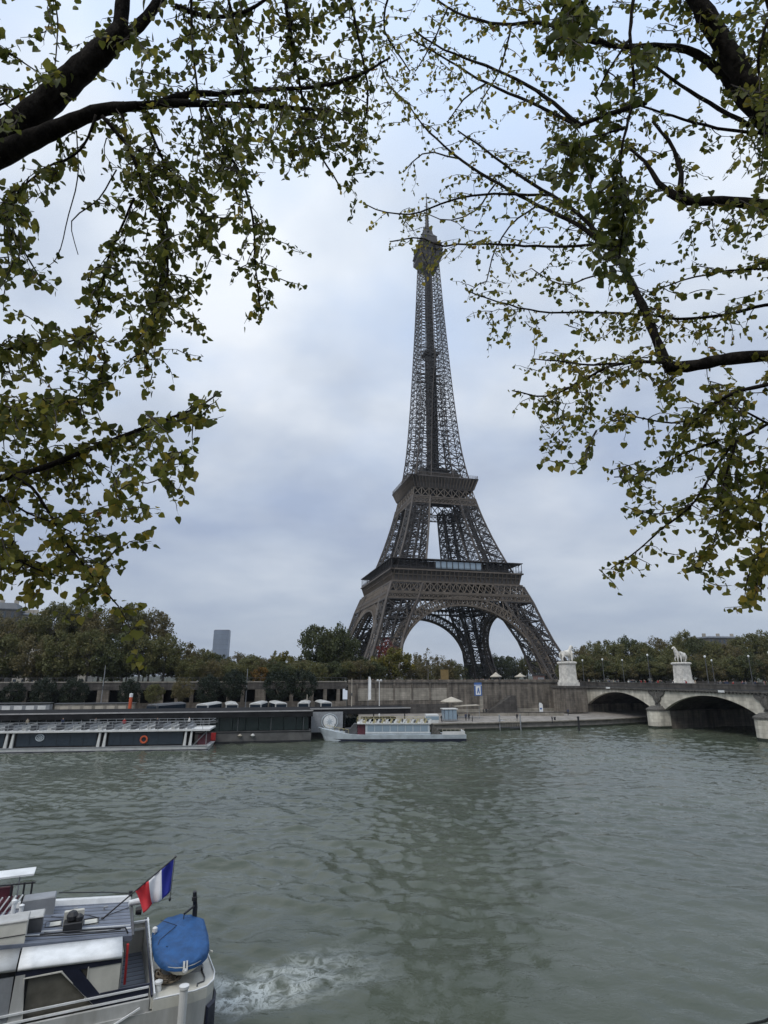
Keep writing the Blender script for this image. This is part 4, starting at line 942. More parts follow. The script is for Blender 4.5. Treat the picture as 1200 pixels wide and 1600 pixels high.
def station():
    f = Fr(-31.0, 112.4, R(12)); r = thing('landing_station', 'long floating landing station with a flat dark roof and green glass walls', 'pontoon', (f.x, f.y, 0), f.a)
    L = -75
    m = MB(); m.box(L, 17.6, 0, 12, -.6, 2.0); m.build('pontoon_hull', M['hullgrey'], r)
    m = MB(); m.box(17.6, 40, 6.2, 13, -.6, 1.5); m.build('pontoon_hull', M['hullgrey'], r)
    m = MB(); m.beam((L,-.06,.15),(17.6,-.06,.15),.12,.3); m.beam((L,-.05,1.85),(17.6,-.05,1.85),.1,.12); m.build('hull_fender', M['black'], r)
    m = MB(); m.box(L, 17.2, .8, 11, 2.0, 4.5); m.build('hall', M['roofdark'], r)
    m = MB(); m.box(17.8, 28, 8.2, 11, 1.5, 4.5); m.build('hall', M['roofdark'], r)
    panes(r, 'glass_wall', f, M['greenglass'], -44, 17.1, 2.1, 4.45, .76, 26, .1)
    panes(r, 'glass_wall', f, M['greenglass'], 18, 28, 2.4, 4.4, 8.16, 5, .12)
    m = MB(); m.box(L-2, 17.7, -1.0, 13.5, 4.52, 5.55); m.box(17.7, 38.2, 4.6, 13.5, 4.52, 5.55); m.build('roof', M['roofdark'], r)
    m = MB(); m.box(L-2, 17.75, -1.1, -.9, 5.46, 5.66); m.box(17.6, 38.3, 4.5, 4.7, 5.46, 5.66); m.build('roof_edge', M['roofedge'], r)
    m = MB()
    for x in (19, 25, 31, 37.6): m.beam((x,7,1.5),(x,7,4.5),.18)
    for x in np.arange(-74, 17, 6): m.beam((x,-.6,2.0),(x,-.6,4.5),.12)
    m.build('roof_post', M['dgrey'], r)
    m = MB(); m.box(29, 36, 8, 11, 1.5, 3.6); m.build('wheelhouse', M['greenglass'], r)
    # grey panel with a round white emblem
    m = MB(); m.box(17.9, 24.2, 4.3, 4.5, 1.2, 5.0); m.build('emblem_panel', M['grey'], r)
    m = MB(); cx_, cz = f.lx(514, 5.5, 3.2), 3.15
    ring = lambda rr_, n=28: [(cx_+rr_*math.cos(q), cz+rr_*math.sin(q)) for q in np.linspace(0, 6.283, n+1)[:-1]]
    m.mi = 0; m.prism_y(ring(1.25)[::-1], 4.20, 4.28); m.mi = 1
    star = [(cx_+(.8 if k % 2 == 0 else .32)*math.cos(q), cz+(.8 if k % 2 == 0 else .32)*math.sin(q)) for k, q in enumerate(np.linspace(0, 6.283, 17)[:-1])]
    m.prism_y(star[::-1], 4.16, 4.197); m.build('emblem', [M['white'], M['bluegrey']], r)
    m = MB(); m.tube([(cx_+1.6*math.cos(q),4.25,cz+1.42*math.sin(q)) for q in np.linspace(0, 6.283, 29)], .09, 5, cap=False); m.build('emblem_rim', M['bluegrey'], r)
    for u in (375, 395):
        q = MB(); x = f.lx(u); q.lathe([(.1,-.3),(.42,0),(.1,.3)], (x,-.25,1.3), 10); q.build('fender', M['canvas' if u == 375 else 'dirtywhite'], r)
    q = MB(); x = f.lx(333); q.box(x-.4,x+.5,-.5,-.05,.6,1.9); q.build('red_locker', M['red'], r)
    p = MB(); p.lathe([(.32,-1),(.32,8.2),(.26,8.35),(.05,8.4)], (0,0,0), 14); p.mi = 0
    o = thing('mooring_pile', 'tall orange mooring pile rising through the landing station roof', 'pile', f.w(f.lx(203, 13.9, 6), 13.95, 0), 0); p.build('pile', M['orange'], o)
    q = MB(); q.lathe([(.34,7.75),(.34,8.42),(.05,8.5)], (0,0,0), 14); q.build('pile_cap', M['white'], o)
    return f
STF = station()
def white_boat():
    f = Fr(-12.6, 115.3, R(2.2)); r = thing('excursion_boat', 'small pale blue and white excursion boat with a windowed cabin beside the landing station', 'boat', (f.x, f.y, 0), f.a)
    def sec(x):
        t = x/28.3
        hw = 2.35*min(1, (max(x, .02)/6.5)**.55)*(1 if t < .93 else 1-.06*(t-.93)/.07); sh = 1.15+1.25*max(0, 1-x/8.5)**1.6
        return hw, sh
    xs = [0.0,.35,1,2,3.5,5,6.5,9,14,20,25,27.6,28.3]
    def hull(z0f, z1f, e=0):
        R_ = []
        for x in xs:
            hw, sh = sec(x); rake = max(0, 1-x/6)*1.5
            zs = [z0f+(sh*z1f-z0f)*k for k in (0,.5,1)] if z1f else [z0f, .2, .42]
            pr = [(x+rake*(1-max(z,0)/max(sh,.1)), 2.4-hw*(.9+.1*min(1, max(z,0)/sh))-e, z) for z in zs]
            pr += [(q[0], 4.8-q[1], q[2]) for q in pr[::-1]]
            R_.append(pr)
        return R_
    m = MB(); m.loft(hull(-.5, 1.0)); m.build('hull', M['bluegrey'], r)
    m = MB(); m.loft(hull(-.4, 0, .03)); m.build('lower_hull', M['navy'], r)
    xa, xb = f.lx(571), f.lx(672)
    m = MB(); m.box(xa, xb, .45, 4.35, 1.16, 3.05); m.build('cabin', M['bluegrey'], r)
    panes(r, 'window', f, M['paleglass'], xa+.3, xb-.3, 1.75, 2.85, .43, 8, .16)
    m = MB(); m.beam((xa,.38,1.5),(xb,.38,1.5),.1,.14); m.beam((xa,.38,2.98),(xb,.38,2.98),.1,.14); m.build('cabin_band', M['white'], r)
    m = MB(); m.box(xa-1.6, xb+.3, .2, 4.6, 3.07, 3.22); m.build('upper_deck', M['dirtywhite'], r)
    for k, x in enumerate(np.arange(xa-1.2, xb-.2, .82)):
        q = MB(); q.add([(x,.22,3.25),(x+.38,.22,3.25),(x+.72,.22,3.95),(x+.34,.22,3.95),(x,.27,3.25),(x+.38,.27,3.25),(x+.72,.27,3.95),(x+.34,.27,3.95)],[(0,1,2,3),(7,6,5,4),(0,4,5,1),(1,5,6,2),(2,6,7,3),(3,7,4,0)])
        q.build('canvas_dodger', M['yellow'] if k % 2 else M['white'], r)
    m = MB()
    for x in np.arange(xa-1.6, xb+.4, 1.64): m.beam((x,.25,3.2),(x,.25,4.1),.06); m.beam((x,4.5,3.2),(x,4.5,4.1),.06)
    for y in (.25, 4.5): m.beam((xa-1.6,y,4.1),(xb+.3,y,4.1),.06)
    m.build('deck_rail', M['yellow'], r)
    for k, x in enumerate(np.arange(xa-.6, xb-.5, 1.1)):
        q = MB(); q.box(x, x+.5, 1.0, 3.8, 3.22, 3.62); q.box(x, x+.07, 1.0, 3.8, 3.62, 4.0); q.build('bench', M['dgrey' if k % 2 else 'canvas'], r)
    m = MB(); m.box(xa-1.5, xa-.05, .7, 4.1, 1.2, 3.0); m.build('companionway', M['maroon'], r)
    m = MB(); m.prism_y([(xa-3.6,1.3),(xa-1.6,1.3),(xa-1.6,3.05),(xa-2.2,3.05)], .8, 4.0); m.build('foredeck_screen', M['dgrey'], r)
    m = MB(); x = xb+.4
    for k in range(6): m.box(x+k*.32, x+k*.32+.34, .6, 1.8, 1.1, 3.0-k*.33)
    m.build('stair', M['carved'], r)
    m = MB(); m.box(xb+2.4, 28.0, .12, .2, 1.16, 1.75); m.box(27.95, 28.05, .2, 4.6, 1.16, 1.75); m.build('stern_bulwark', M['dirtywhite'], r)
    m = MB()
    for x in np.arange(xb+2.4, 28.1, .8): m.beam((x,.2,1.2),(x,.2,2.15),.06)
    m.beam((xb+2.4,.2,2.15),(28,.2,2.15),.07); m.build('stern_rail', M['canvas'], r)
    m = MB(); m.beam((3.2,2.4,1.9),(3.2,2.4,3.0),.1); m.lathe([(.05,0),(.28,.1),(.28,.5),(.05,.6)], (4.4,2.0,1.7), 8); m.box(5.2,6.4,1.4,3.4,1.5,2.2); m.build('foredeck_gear', M['dgrey'], r)
    m = MB()
    for x in np.arange(.9, xa-3.2, .9): hw, sh = sec(x); m.beam((x+.5,2.4-hw*.92,sh),(x+.5,2.4-hw*.92,sh+.7),.05)
    pts = [(x+.5, 2.4-sec(x)[0]*.92, sec(x)[1]+.7) for x in np.arange(.9, xa-3.2, .9)]; m.tube(pts, .035, 5); m.build('bow_rail', M['yellow'], r)
    m = MB(); m.box(20.8, 23.2, 1.2, 3.8, 3.22, 4.7); m.build('wheelhouse', M['dirtywhite'], r)
    m = MB(); m.box(20.75, 23.25, 1.17, 1.2, 3.75, 4.4); m.build('wheelhouse_window', M['paleglass'], r)
    return f
WBF = white_boat()

# ================================================================== PEOPLE
SKIN = mat('skin', (.42, .26, .19), .6, noise=.08, scale=8)
CL = [mat('dark coat', (.02,.021,.025), .85, noise=.2, scale=6), mat('navy jacket', (.025,.035,.07), .85, noise=.2, scale=6), mat('grey coat', (.14,.14,.14), .85, noise=.2, scale=6),
      mat('beige coat', (.32,.27,.2), .85, noise=.15, scale=6), mat('red jacket', (.3,.03,.03), .8, noise=.15, scale=6), mat('white jacket', (.6,.6,.58), .8, noise=.1, scale=6), mat('olive coat', (.07,.075,.045), .85, noise=.2, scale=6)]
TROU = mat('dark trousers', (.022,.024,.032), .85, noise=.2, scale=6); HAIR = mat('dark hair', (.022,.016,.012), .7, noise=.2, scale=12)
def person_mesh(k):
    rg = random.Random(k); st = rg.uniform(.05, .24); lean = rg.uniform(-.02, .04)
    J = [((0,0,.95),(.15,.11)), ((lean,0,1.2),(.155,.11)), ((lean,0,1.38),(.17,.11)), ((lean,0,1.5),.06), ((lean+.02,0,1.62),(.088,.1)), ((lean+.015,0,1.70),(.075,.085)),
         ((0,.1,.85),(.1,.1)), ((st*.6,.1,.48),.068), ((st*.2,.1,.08),.05), ((st*.2+.13,.11,.035),.04), ((0,-.1,.85),(.1,.1)), ((-st*.3,-.1,.48),.068), ((-st*1.3,-.1,.09),.05), ((-st*1.3+.13,-.11,.035),.04),
         ((lean,.2,1.36),.065), ((lean-st*.5,.25,1.1),.05), ((lean+.08-st*.3,.24,.86),.042), ((lean,-.2,1.36),.065), ((lean+st*.5,-.25,1.1),.05), ((lean+.14+st*.4,-.22,.88),.042)]
    Ed = [(0,1),(1,2),(2,3),(3,4),(4,5),(0,6),(6,7),(7,8),(8,9),(0,10),(10,11),(11,12),(12,13),(2,14),(14,15),(15,16),(2,17),(17,18),(18,19)]
    o = skin_mesh('body', J, Ed, [CL[0], TROU, SKIN, HAIR], None, 1)
    for p in o.data.polygons:
        c = p.center; z = c.z
        p.material_index = 1 if z < .86 and abs(c.y) < .2 else 3 if z > 1.655 or (z > 1.56 and c.x < lean-.01) else 2 if z > 1.49 or (z < .9 and abs(c.y) > .2) else 0
    me = o.data; bpy.data.objects.remove(o); return me
PM = [person_mesh(k) for k in range(5)]
pcount = [0]
def person(loc, rz, coat, label, group, sc=1.0):
    r = thing('person', label, 'person', loc, rz, group); k = pcount[0]; pcount[0] += 1; r.scale = (sc, sc, sc)
    o = bpy.data.objects.new('body', PM[k % 5]); COL.objects.link(o); o.parent = r
    o.material_slots[0].link = 'OBJECT'; o.material_slots[0].material = CL[coat]
    return r
rp = random.Random(21)
CN = ['a dark coat', 'a navy jacket', 'a grey coat', 'a beige coat', 'a red jacket', 'a white jacket', 'an olive coat']
for k in range(46):                                    # on the bridge pavement behind the parapet
    s_, t_ = rp.uniform(-6, 62), rp.choice([1.0, 1.6, 2.3, 3.0]); c = rp.choice([0,0,0,1,1,2,2,3,4,5,6])
    person(bloc(s_, t_, 9.2), BROT+rp.choice([0, math.pi])+rp.uniform(-.4,.4), c, f'pedestrian in {CN[c]} walking over the stone bridge behind its parapet', f'pedestrians in {CN[c][2:].strip()} on the bridge', rp.uniform(.94,1.06))
for k in range(52):                                    # on the street above the quay wall
    t_, o_ = rp.uniform(-30, 27), rp.choice([1.5, 2.2, 3, 4.5]); c = rp.choice([0,0,1,1,2,2,3,4,5,5,6]); p = wl(t_, o_)
    person((p[0], p[1], SZ), rp.uniform(0,6.28), c, f'person in {CN[c]} on the street above the quay wall', f'people in {CN[c][2:].strip()} above the quay wall', rp.uniform(.94,1.06)*1.05)
def qp(u, v, z=None):
    p = pz(u, v, 2.0); return (p[0], p[1], 1.55+max(0, min(1, (p[1]-138)/30))*.75)
for k, (u, v, c, lb) in enumerate(((714,1124,0,'person in a dark coat beside the glass kiosk'),(728,1124,1,'person in a navy jacket, left of a pair by the ticket queue'),(733,1124,0,'person in black standing close behind another by the ticket queue'),
        (738,1125,2,'person in a grey coat waiting under the kiosk awning edge'),(756,1117,0,'person in a dark coat by the foot of the blue sign'),(760,1117,0,'second dark figure by the foot of the blue sign'),(863,1127,0,'lone dark figure sitting near the water edge by the bridge'),
        (888,1118,1,'lone figure on the quay beside the first bridge arch'),(808,1124,0,'dark figure at the right post of the small landing'),(690,1126,0,'dark figure at the stern of the excursion boat'))):
    person(qp(u, v), rp.uniform(0,6.28), c, lb, None, 1.0)
for k in range(7):
    x = -4-k*5.1-rp.uniform(0,2); p = TBF.w(x, 2+rp.uniform(0,3), 3.3); c = [5,0,4,2,1,3,6][k]
    person(p, TBF.a+rp.uniform(0,6), c, f'passenger in {CN[c]} on the top deck of the sightseeing boat', 'passengers on the sightseeing boat deck' if 0 else None)
# ================================================================== QUAY FURNITURE
def coach(u, Y, rz, label, col, top=6.25):
    p = pyz(u, 1094, Y); r = thing('coach', label, 'coach', (p[0], p[1], QZ-.05), rz, None)
    Lh, Wh, H_ = 5.2, 1.3, top-QZ+.2
    m = MB(); R_ = []
    for x in (-Lh, -Lh+.25, Lh-.25, Lh):
        e = .12 if abs(x) == Lh else 0
        R_.append([(x,-Wh+e,.4),(x,-Wh+e,H_-.42),(x,-Wh+.3+e,H_-.16-e),(x,0,H_-e),(x,Wh-.3-e,H_-.16-e),(x,Wh-e,H_-.42),(x,Wh-e,.4)])
    m.loft(R_); m.build('body', col, r)
    for s_ in (-1, 1):
        q = MB(); q.box(-Lh+.5, Lh-.5, s_*(Wh+.005)-.01, s_*(Wh+.005)+.01, 1.5, H_-.45); q.build('side_window', M['glass'], r)
        q = MB(); q.box(s_*(Lh+.005)-.01, s_*(Lh+.005)+.01, -Wh+.2, Wh-.2, 1.3, H_-.46); q.build('windscreen', M['glass'], r)
        for x in (-3.2, 3.0):
            q = MB(); q.tube([(x, s_*Wh-.16, .46), (x, s_*Wh+.06, .46)], .46, 14); q.build('wheel', M['black'], r)
    return r
for u, a, lb in ((328,80,'leftmost white coach parked on the quay behind the station roof, showing its arched roof'),(362,97,'white coach parked second from the left behind the station roof'),
        (405,84,'white coach parked third from the left behind the station roof, between two round trees'),(434,100,'white coach just left of the tall pale lamp mast'),
        (476,86,'white coach just right of the tall pale lamp mast'),(505,95,'rightmost coach in the row behind the station roof')):
    coach(u, 131+ (u-328)*.055, R(a)+BANK-R(6), lb, M['greypaint'])
coach(262, 127.5, R(75), 'dark coach behind the station roof, next to the orange pile', M['dgrey'], 6.3)
def lamp(loc, h, label, group, globe=True, m_=None):
    r = thing('street_lamp', label, 'street lamp', loc, 0, group)
    p = MB(); p.lathe([(.2,0),(.2,.5),(.11,.7),(.08,h-.3),(.12,h-.25),(.05,h-.15)], (0,0,0), 8); p.build('post', m_ or M['dgrey'], r)
    q = MB()
    if globe: q.lathe([(.05,h-.2),(.20,h-.05),(.25,h+.12),(.20,h+.32),(.05,h+.4)], (0,0,0), 10)
    else: q.box(-.7,.7,-.15,.15,h-.2,h); q.box(-.6,-.2,-.3,.3,h,h+.25); q.box(.2,.6,-.3,.3,h,h+.25)
    q.build('lamp_globe' if globe else 'lamp_head', M['white'], r); return r
base = lamp(bloc(4, 3.2, 9.2), 7.0, 'grey lamp post with a white globe along the bridge pavement', 'globe lamps along the bridge')
for s_, t_ in ((22,3.2),(40,3.2),(56,3.2),(2,31.8),(14,31.8),(26,31.8),(38,31.8),(48,31.8),(-12,8),(-16,26)):
    c = copy_tree(base); c.location = bloc(s_, t_, 9.2); c.scale = (1,1,rp.uniform(.85,1.12))
lamp(tuple(wl(-29.5,-9))+(QZ-.1,), 8.6, 'tall pale lamp mast with a flat twin head above the landing station', None, False, M['dirtywhite'])
for u, v0, Y, lb in ((550,1060,150,'thin pale mast at the corner of the covered gallery'),(480,1085,140,'short pale mast behind the station roof'),(165,1040,140,'thin grey mast standing among the round trees'),(387,1045,146,'thin mast rising between two dark round trees')):
    p = pyz(u, v0, Y); o = thing('mast', lb, 'mast', (p[0], p[1], QZ-.1)); h = p[2]-QZ
    q = MB(); q.lathe([(.14,0),(.11,h*.5),(.07,h),(.02,h+.1)], (0,0,0), 8); q.build('pole', M['canvas'] if u > 400 else M['grey'], o)
    q = MB(); q.box(-.14,.14,-.14,.14,h*.55,h*.62); q.build('pole_box', M['dgrey'], o)
def banner(u, v0, v1, Y, wd, label, mk):
    a, b = pyz(u, v1, Y), pyz(u, v0, Y); r = thing('feather_banner', label, 'banner', (a[0], a[1], a[2])); h = b[2]-a[2]
    q = MB(); q.tube([(0,0,-min(1.5, a[2]-QZ)),(0,0,h*.8),(.12,0,h),(.3,0,h+.05)], .05, 6); q.build('pole', M['grey'], r)
    q = MB(); q.mi = 0
    P = [(.04,0,.3),(wd,0,.5),(wd,0,h*.85),(wd*.7,0,h*.98),(.1,0,h)]; q.prism_y([(x, z) for x, y, z in P], -.015, .015)
    if mk: q.mi = 1; q.prism_y([(.2,h*.45),(wd*.75,h*.45),(wd*.75,h*.58),(.2,h*.58)], -.03, .03)
    q.build('sail', [M['white'], M['signblue']], r)
banner(575, 1057, 1096, 150, .75, 'tall white feather banner in front of the gallery corner', False)
banner(843, 1098, 1117, 158, 1.0, 'short white banner with a blue mark at the foot of the wall by the bridge', True)
def sign():
    p = pz(749, 1116, 2.0); r = thing('quay_sign', 'blue framed white pier sign with a dark pointed symbol on a stone post', 'sign', (p[0], p[1], 2.0), R(8))
    q = MB(); q.box(.25,1.15,-.25,.25,0,4.6); q.build('post', M['palestone'], r)
    q = MB(); q.box(-1.1,.95,-.12,.12,4.7,8.1); q.build('frame', M['signblue'], r)
    q = MB(); q.box(-.75,.62,-.15,-.121,4.95,7.2); q.build('panel', M['white'], r)
    q = MB(); q.prism_y([(-.45,5.3),(-.2,5.3),(-.03,6.0),(.12,5.3),(.38,5.3),(.12,6.6),(.0,6.9),(-.18,6.6)], -.17, -.151); q.build('symbol', M['signblue'], r)
    q = MB(); q.box(-1.1,.95,-.13,.13,7.35,7.5); q.build('top_band', M['white'], r)
sign()
def kiosk():
    p = pz(703, 1127, 1.7); r = thing('glass_kiosk', 'small glass ticket kiosk with a pale roof at the quay edge', 'kiosk', (p[0], p[1]+1, 1.8), R(10))
    q = MB(); q.box(-1.6,1.6,-1.3,1.3,.0,.3); q.build('base', M['grey'], r)
    for x in (-1.5,-.5,.5): 
        q = MB(); q.box(x+.05,x+.95,-1.28,-1.24,.32,2.5); q.build('pane', M['paleglass'], r)
    for y in (-1.2,.0):
        q = MB(); q.box(-1.56,-1.52,y+.05,y+1.15,.32,2.5); q.build('pane', M['paleglass'], r)
    q = MB(); q.box(-1.5,1.5,-.9,1.25,.31,2.48); q.build('interior', M['bluegrey'], r)
    q = MB(); q.box(-1.75,1.75,-1.45,1.45,2.52,2.72); q.build('roof', M['dirtywhite'], r)
    p = pz(709, 1124, 1.8); o = thing('parasol', 'large beige parasol spread above the glass kiosk', 'parasol', (p[0], p[1]+3.5, 1.9))
    q = MB(); q.lathe([(.06,0),(.06,4.6)], (0,0,0), 8); q.build('pole', M['grey'], o)
    q = MB(); q.lathe([(2.75,3.75),(2.7,3.95),(1.3,4.5),(.1,4.95)], (0,0,0), 8); q.build('canopy', M['canvas'], o)
    p = pz(730, 1124, 1.8); o = thing('awning', 'long pale flat awning on posts beside the glass kiosk', 'awning', (p[0], p[1]+2.5, 1.9), R(10))
    q = MB(); q.prism_y([(-3,2.75),(3.2,2.95),(3.2,3.1),(-3,2.95)], -1.4, 1.4); q.build('cloth', M['canvas'], o)
    for x in (-2.9, 0, 3.1):
        q = MB(); q.beam((x,-1.3,-.1),(x,-1.3,2.85),.08); q.build('post', M['grey'], o)
kiosk()
def landing():
    p = pz(796, 1140, 0); r = thing('boat_landing', 'small railed landing platform with tall posts at the quay edge', 'landing', (p[0], p[1]-.5, 0), R(14))
    q = MB(); q.box(-2.6,2.6,-.2,2.4,.3,.7); q.box(-2.3,2.3,-.0,2.2,-.5,.3); q.build('platform', M['dgrey'], r)
    for x in (-2.6, 2.6):
        q = MB(); q.lathe([(.16,-1),(.16,3.3),(.05,3.4)], (x,-.3,0), 8); q.build('post', M['grey'], r)
    q = MB()
    for x in np.arange(-2.3, 2.4, .42): q.beam((x,-.1,.7),(x,-.1,2.3),.07)
    for z in (1.2, 1.75, 2.3): q.beam((-2.5,-.1,z),(2.5,-.1,z),.07)
    q.build('railing', M['canvas'], r)
    q = MB(); q.loft([[(x,2.2,.55),(x,4.6,1.7),(x,4.6,1.85),(x,2.2,.7)] for x in (-.8,.8)]); q.build('gangway', M['grey'], r)
    for u, v, lb in ((905,1141,'dark mooring post standing in the water near the first arch'),(867,1126,'short black bollard at the water edge nearest the bridge')):
        z = 0 if u == 905 else 1.5; p = pz(u, v, z); o = thing('bollard', lb, 'bollard', (p[0], p[1], z)); q = MB()
        q.lathe([(.22,-1.0 if z == 0 else -.1),(.22,2.6 if z == 0 else .55),(.3,2.7 if z == 0 else .6),(.28,2.9 if z == 0 else .8),(.1,3.0 if z == 0 else .85)], (0,0,0), 10); q.build('post', M['black'], o)
landing()
def wall_on_quay():                                      # low pale sea wall at right of the landing
    r = thing('low_quay_wall', 'low pale wall with a dark top running from the landing to the bridge', 'wall', (0,0,0)); a, b = pz(700, 1122, 1.9), pz(888, 1120, 1.9)
    a = A3(a[0], a[1]+6, 0); b = A3(b[0], b[1]+4, 0)
    q = MB(); q.beam(a+A3(0,0,2.0), b+A3(0,0,2.1), .5, 1.3); q.build('wall_face', M['palestone'], r)
    q = MB(); q.beam(a+A3(0,0,2.72), b+A3(0,0,2.82), .62, .14); q.build('wall_top', M['darkstone'], r)
wall_on_quay()
for k, (u, lb) in enumerate(((30,'wide pale container hut with a grey roof at the far left behind the station'),(150,'long grey hut behind the station roof, left of the orange pile'))):
    p = pyz(u, 1104, 126.5); r = thing('quay_hut', lb, 'hut', (p[0], p[1], QZ-.2), BANK)
    w2 = 6.0 if k == 0 else 7.5
    q = MB(); q.box(-w2,w2,-1.2,1.2,0,4.0 if k == 0 else 4.2); q.build('wall', M['grey'] if k == 0 else M['palestone'], r)
    q = MB(); q.box(-w2-.15,w2+.15,-1.35,1.35,4.21,4.35); q.build('roof', M['dgrey'], r)
    for x in np.arange(-w2+1, w2-1, 2.2):
        q = MB(); q.box(x,x+1.5,-1.24,-1.2,3.0,3.8); q.build('panel', M['dirtywhite'] if k == 0 else M['canvas'], r)
p = wl(24, 7); o = thing('street_kiosk', 'square brick red kiosk on the street beside the bridge end', 'kiosk', (p[0], p[1], SZ), BANK)
q = MB(); q.box(-1.3,1.3,-1.2,1.2,0,2.8); q.build('wall', mat('brick red panel', (.20,.12,.10), .8, noise=.15, scale=1), o)
q = MB(); q.box(-1.55,1.55,-1.45,1.45,2.8,3.0); q.build('roof', M['dgrey'], o); q = MB(); q.box(-1,1,-1.26,-1.2,1.0,2.2); q.build('hatch', M['grey'], o)
for t_, h_, lb in ((11,3.4,'white peaked tent on the street right of the yellow shelter'),(19,3.2,'white peaked tent beside the red kiosk')):
    p = wl(t_, 9); o = thing('market_tent', lb, 'tent', (p[0], p[1], SZ), BANK); q = MB()
    q.lathe([(1.9,2.3),(1.9,2.5),(.9,h_*.9),(.08,h_+.3)], (0,0,0), 4); q.build('roof', M['canvas'], o)
    for sx in (-1.3,1.3):
        q = MB(); q.beam((sx,0,0),(sx,0,2.4),.08); q.build('post', M['grey'], o)
p = wl(-7, 10); o = thing('work_shelter', 'ochre yellow hoarding standing beneath the tower on the street', 'hoarding', (p[0]+2, p[1], SZ), BANK)
q = MB(); q.box(-1.2,1.2,-.1,.1,0,4.4); q.build('board', mat('ochre board', (.20,.135,.05), .8, noise=.15, scale=1), o)
for x in (-1.0,1.0):
    q = MB(); q.beam((x,.2,0),(x,.2,4.4),.14); q.build('post', M['dgrey'], o)

# ================================================================== BUILDINGS FAR BEHIND
def facade_block(name, label, loc, rz, wd, dp, h, floors, cols, wall, roofh):
    r = thing(name, label, 'building', loc, rz)
    q = MB(); q.box(-wd/2,wd/2,0,dp,0,h); q.build('wall', wall, r)
    q = MB(); q.loft([[(-wd/2-.3,-.3,h),(wd/2+.3,-.3,h),(wd/2+.3,dp+.3,h),(-wd/2-.3,dp+.3,h)],[(-wd/2-.3,-.3,h+.4),(wd/2+.3,-.3,h+.4),(wd/2+.3,dp+.3,h+.4),(-wd/2-.3,dp+.3,h+.4)],[(-wd/2+1.2,1.2,h+roofh),(wd/2-1.2,1.2,h+roofh),(wd/2-1.2,dp-1.2,h+roofh),(-wd/2+1.2,dp-1.2,h+roofh)]]); q.build('roof', M['zinc'], r)
    for i in range(floors):
        for j in range(cols):
            x = -wd/2+(j+.5)*wd/cols; z = (i+.35)*h/floors
            q = MB(); q.box(x-.55,x+.55,-.03,.0,z,z+h/floors*.5); q.build('window', M['glass'], r)
    for x in np.linspace(-wd/2+2, wd/2-2, 3):
        q = MB(); q.box(x-.9,x+.9,dp*.4,dp*.4+.8,h+roofh-.5,h+roofh+1.8); q.build('chimney', M['facade'], r)
    return r
p = pyz(-12, 1055, 250); facade_block('apartment_building', 'dark roofed apartment building rising above the trees at the far left edge', (p[0]-3, 250, 7), R(20), 15, 14, 32.5, 6, 5, M['carved'], 3.0)
p = pyz(30, 1055, 262); facade_block('apartment_building', 'pale flat topped apartment building just right of the dark roofed one', (p[0]-1, 262, 7), R(14), 8, 12, 31, 6, 3, M['facade'], 1.2)
p = pyz(70, 1055, 225); facade_block('apartment_building', 'pale stone apartment building glimpsed through the left hand trees', (p[0], 228, 7), R(15), 26, 14, 21, 5, 9, M['facade'], 4.0)
p = pyz(1135, 1000, 330); facade_block('apartment_building', 'flat roofed building half hidden behind the trees at the right', (p[0], 330, 7), R(10), 22, 14, 25.0, 6, 8, M['carved'], 1.2)
def office_tower():
    a, b = pyz(334.5, 985, 2600), pyz(358, 985, 2600)
    r = thing('office_tower', 'single dark glass office tower far away on the horizon left of the iron tower', 'tower', ((a[0]+b[0])/2, 2600, 6)); wd = (b[0]-a[0]); h = a[2]-6
    q = MB(); q.loft([[(-wd/2,-2,z),(0,-9,z),(wd/2,-2,z),(wd/2,30,z),(-wd/2,30,z)] for z in (0, h)]); q.build('shaft', M['towerglass'], r)
    for k in range(9):
        q = MB(); z = h*(k+.3)/9.2
        q.loft([[(-wd/2-.3,-2.5,zz),(0,-9.5,zz),(wd/2+.3,-2.5,zz),(wd/2+.3,-1.9,zz),(0,-8.9,zz),(-wd/2-.3,-1.9,zz)] for zz in (z, z+1.2)]); q.build('floor_band', M['zinc'], r)
    q = MB(); q.box(-wd/2+2,wd/2-2,2,26,h,h+3); q.build('roof_plant', M['dgrey'], r)
office_tower()
# ================================================================== TREES
def crown_mesh(name, seed, m_, clumps=46, per=62, leaf=.42, spread=.13, shape='plane', hole=0.0):
    rg = np.random.default_rng(seed); C = []
    while len(C) < clumps:
        p = rg.uniform(-1, 1, 3); d = np.linalg.norm(p)
        if d > 1 or d < .35: continue
        if shape == 'plane': p = p*np.array([1, 1, .85]); 
        if shape == 'ball': p = p/d*rg.uniform(.72, .95)
        C.append(p)
    C = np.array(C); V = []; T = []
    for c in C:
        n = int(per*rg.uniform(.6, 1.4)); rad = spread*rg.uniform(.7, 1.7); base = rg.uniform(0, 1)
        q = rg.normal(0, 1, (n, 3)); q /= np.linalg.norm(q, axis=1)[:, None]; q *= rad*rg.uniform(.5, 1.1, (n, 1))
        ctr = c+q
        a = rg.normal(0, 1, (n, 3)); a /= np.linalg.norm(a, axis=1)[:, None]
        b = np.cross(a, rg.normal(0, 1, (n, 3))); b /= np.linalg.norm(b, axis=1)[:, None]
        s_ = leaf*rg.uniform(.6, 1.3, (n, 1))/8.0
        V.append(np.stack([ctr-a*s_, ctr+b*s_*.7, ctr+a*s_, ctr-b*s_*.7], 1).reshape(-1, 3))
        T.append(np.repeat(np.clip(base*.65+rg.uniform(0, .35, n), 0, 1), 4))
    V = np.concatenate(V); T = np.concatenate(T); Q = np.arange(len(V)).reshape(-1, 4)
    return fast_mesh(name, V, Q, m_, None, T)
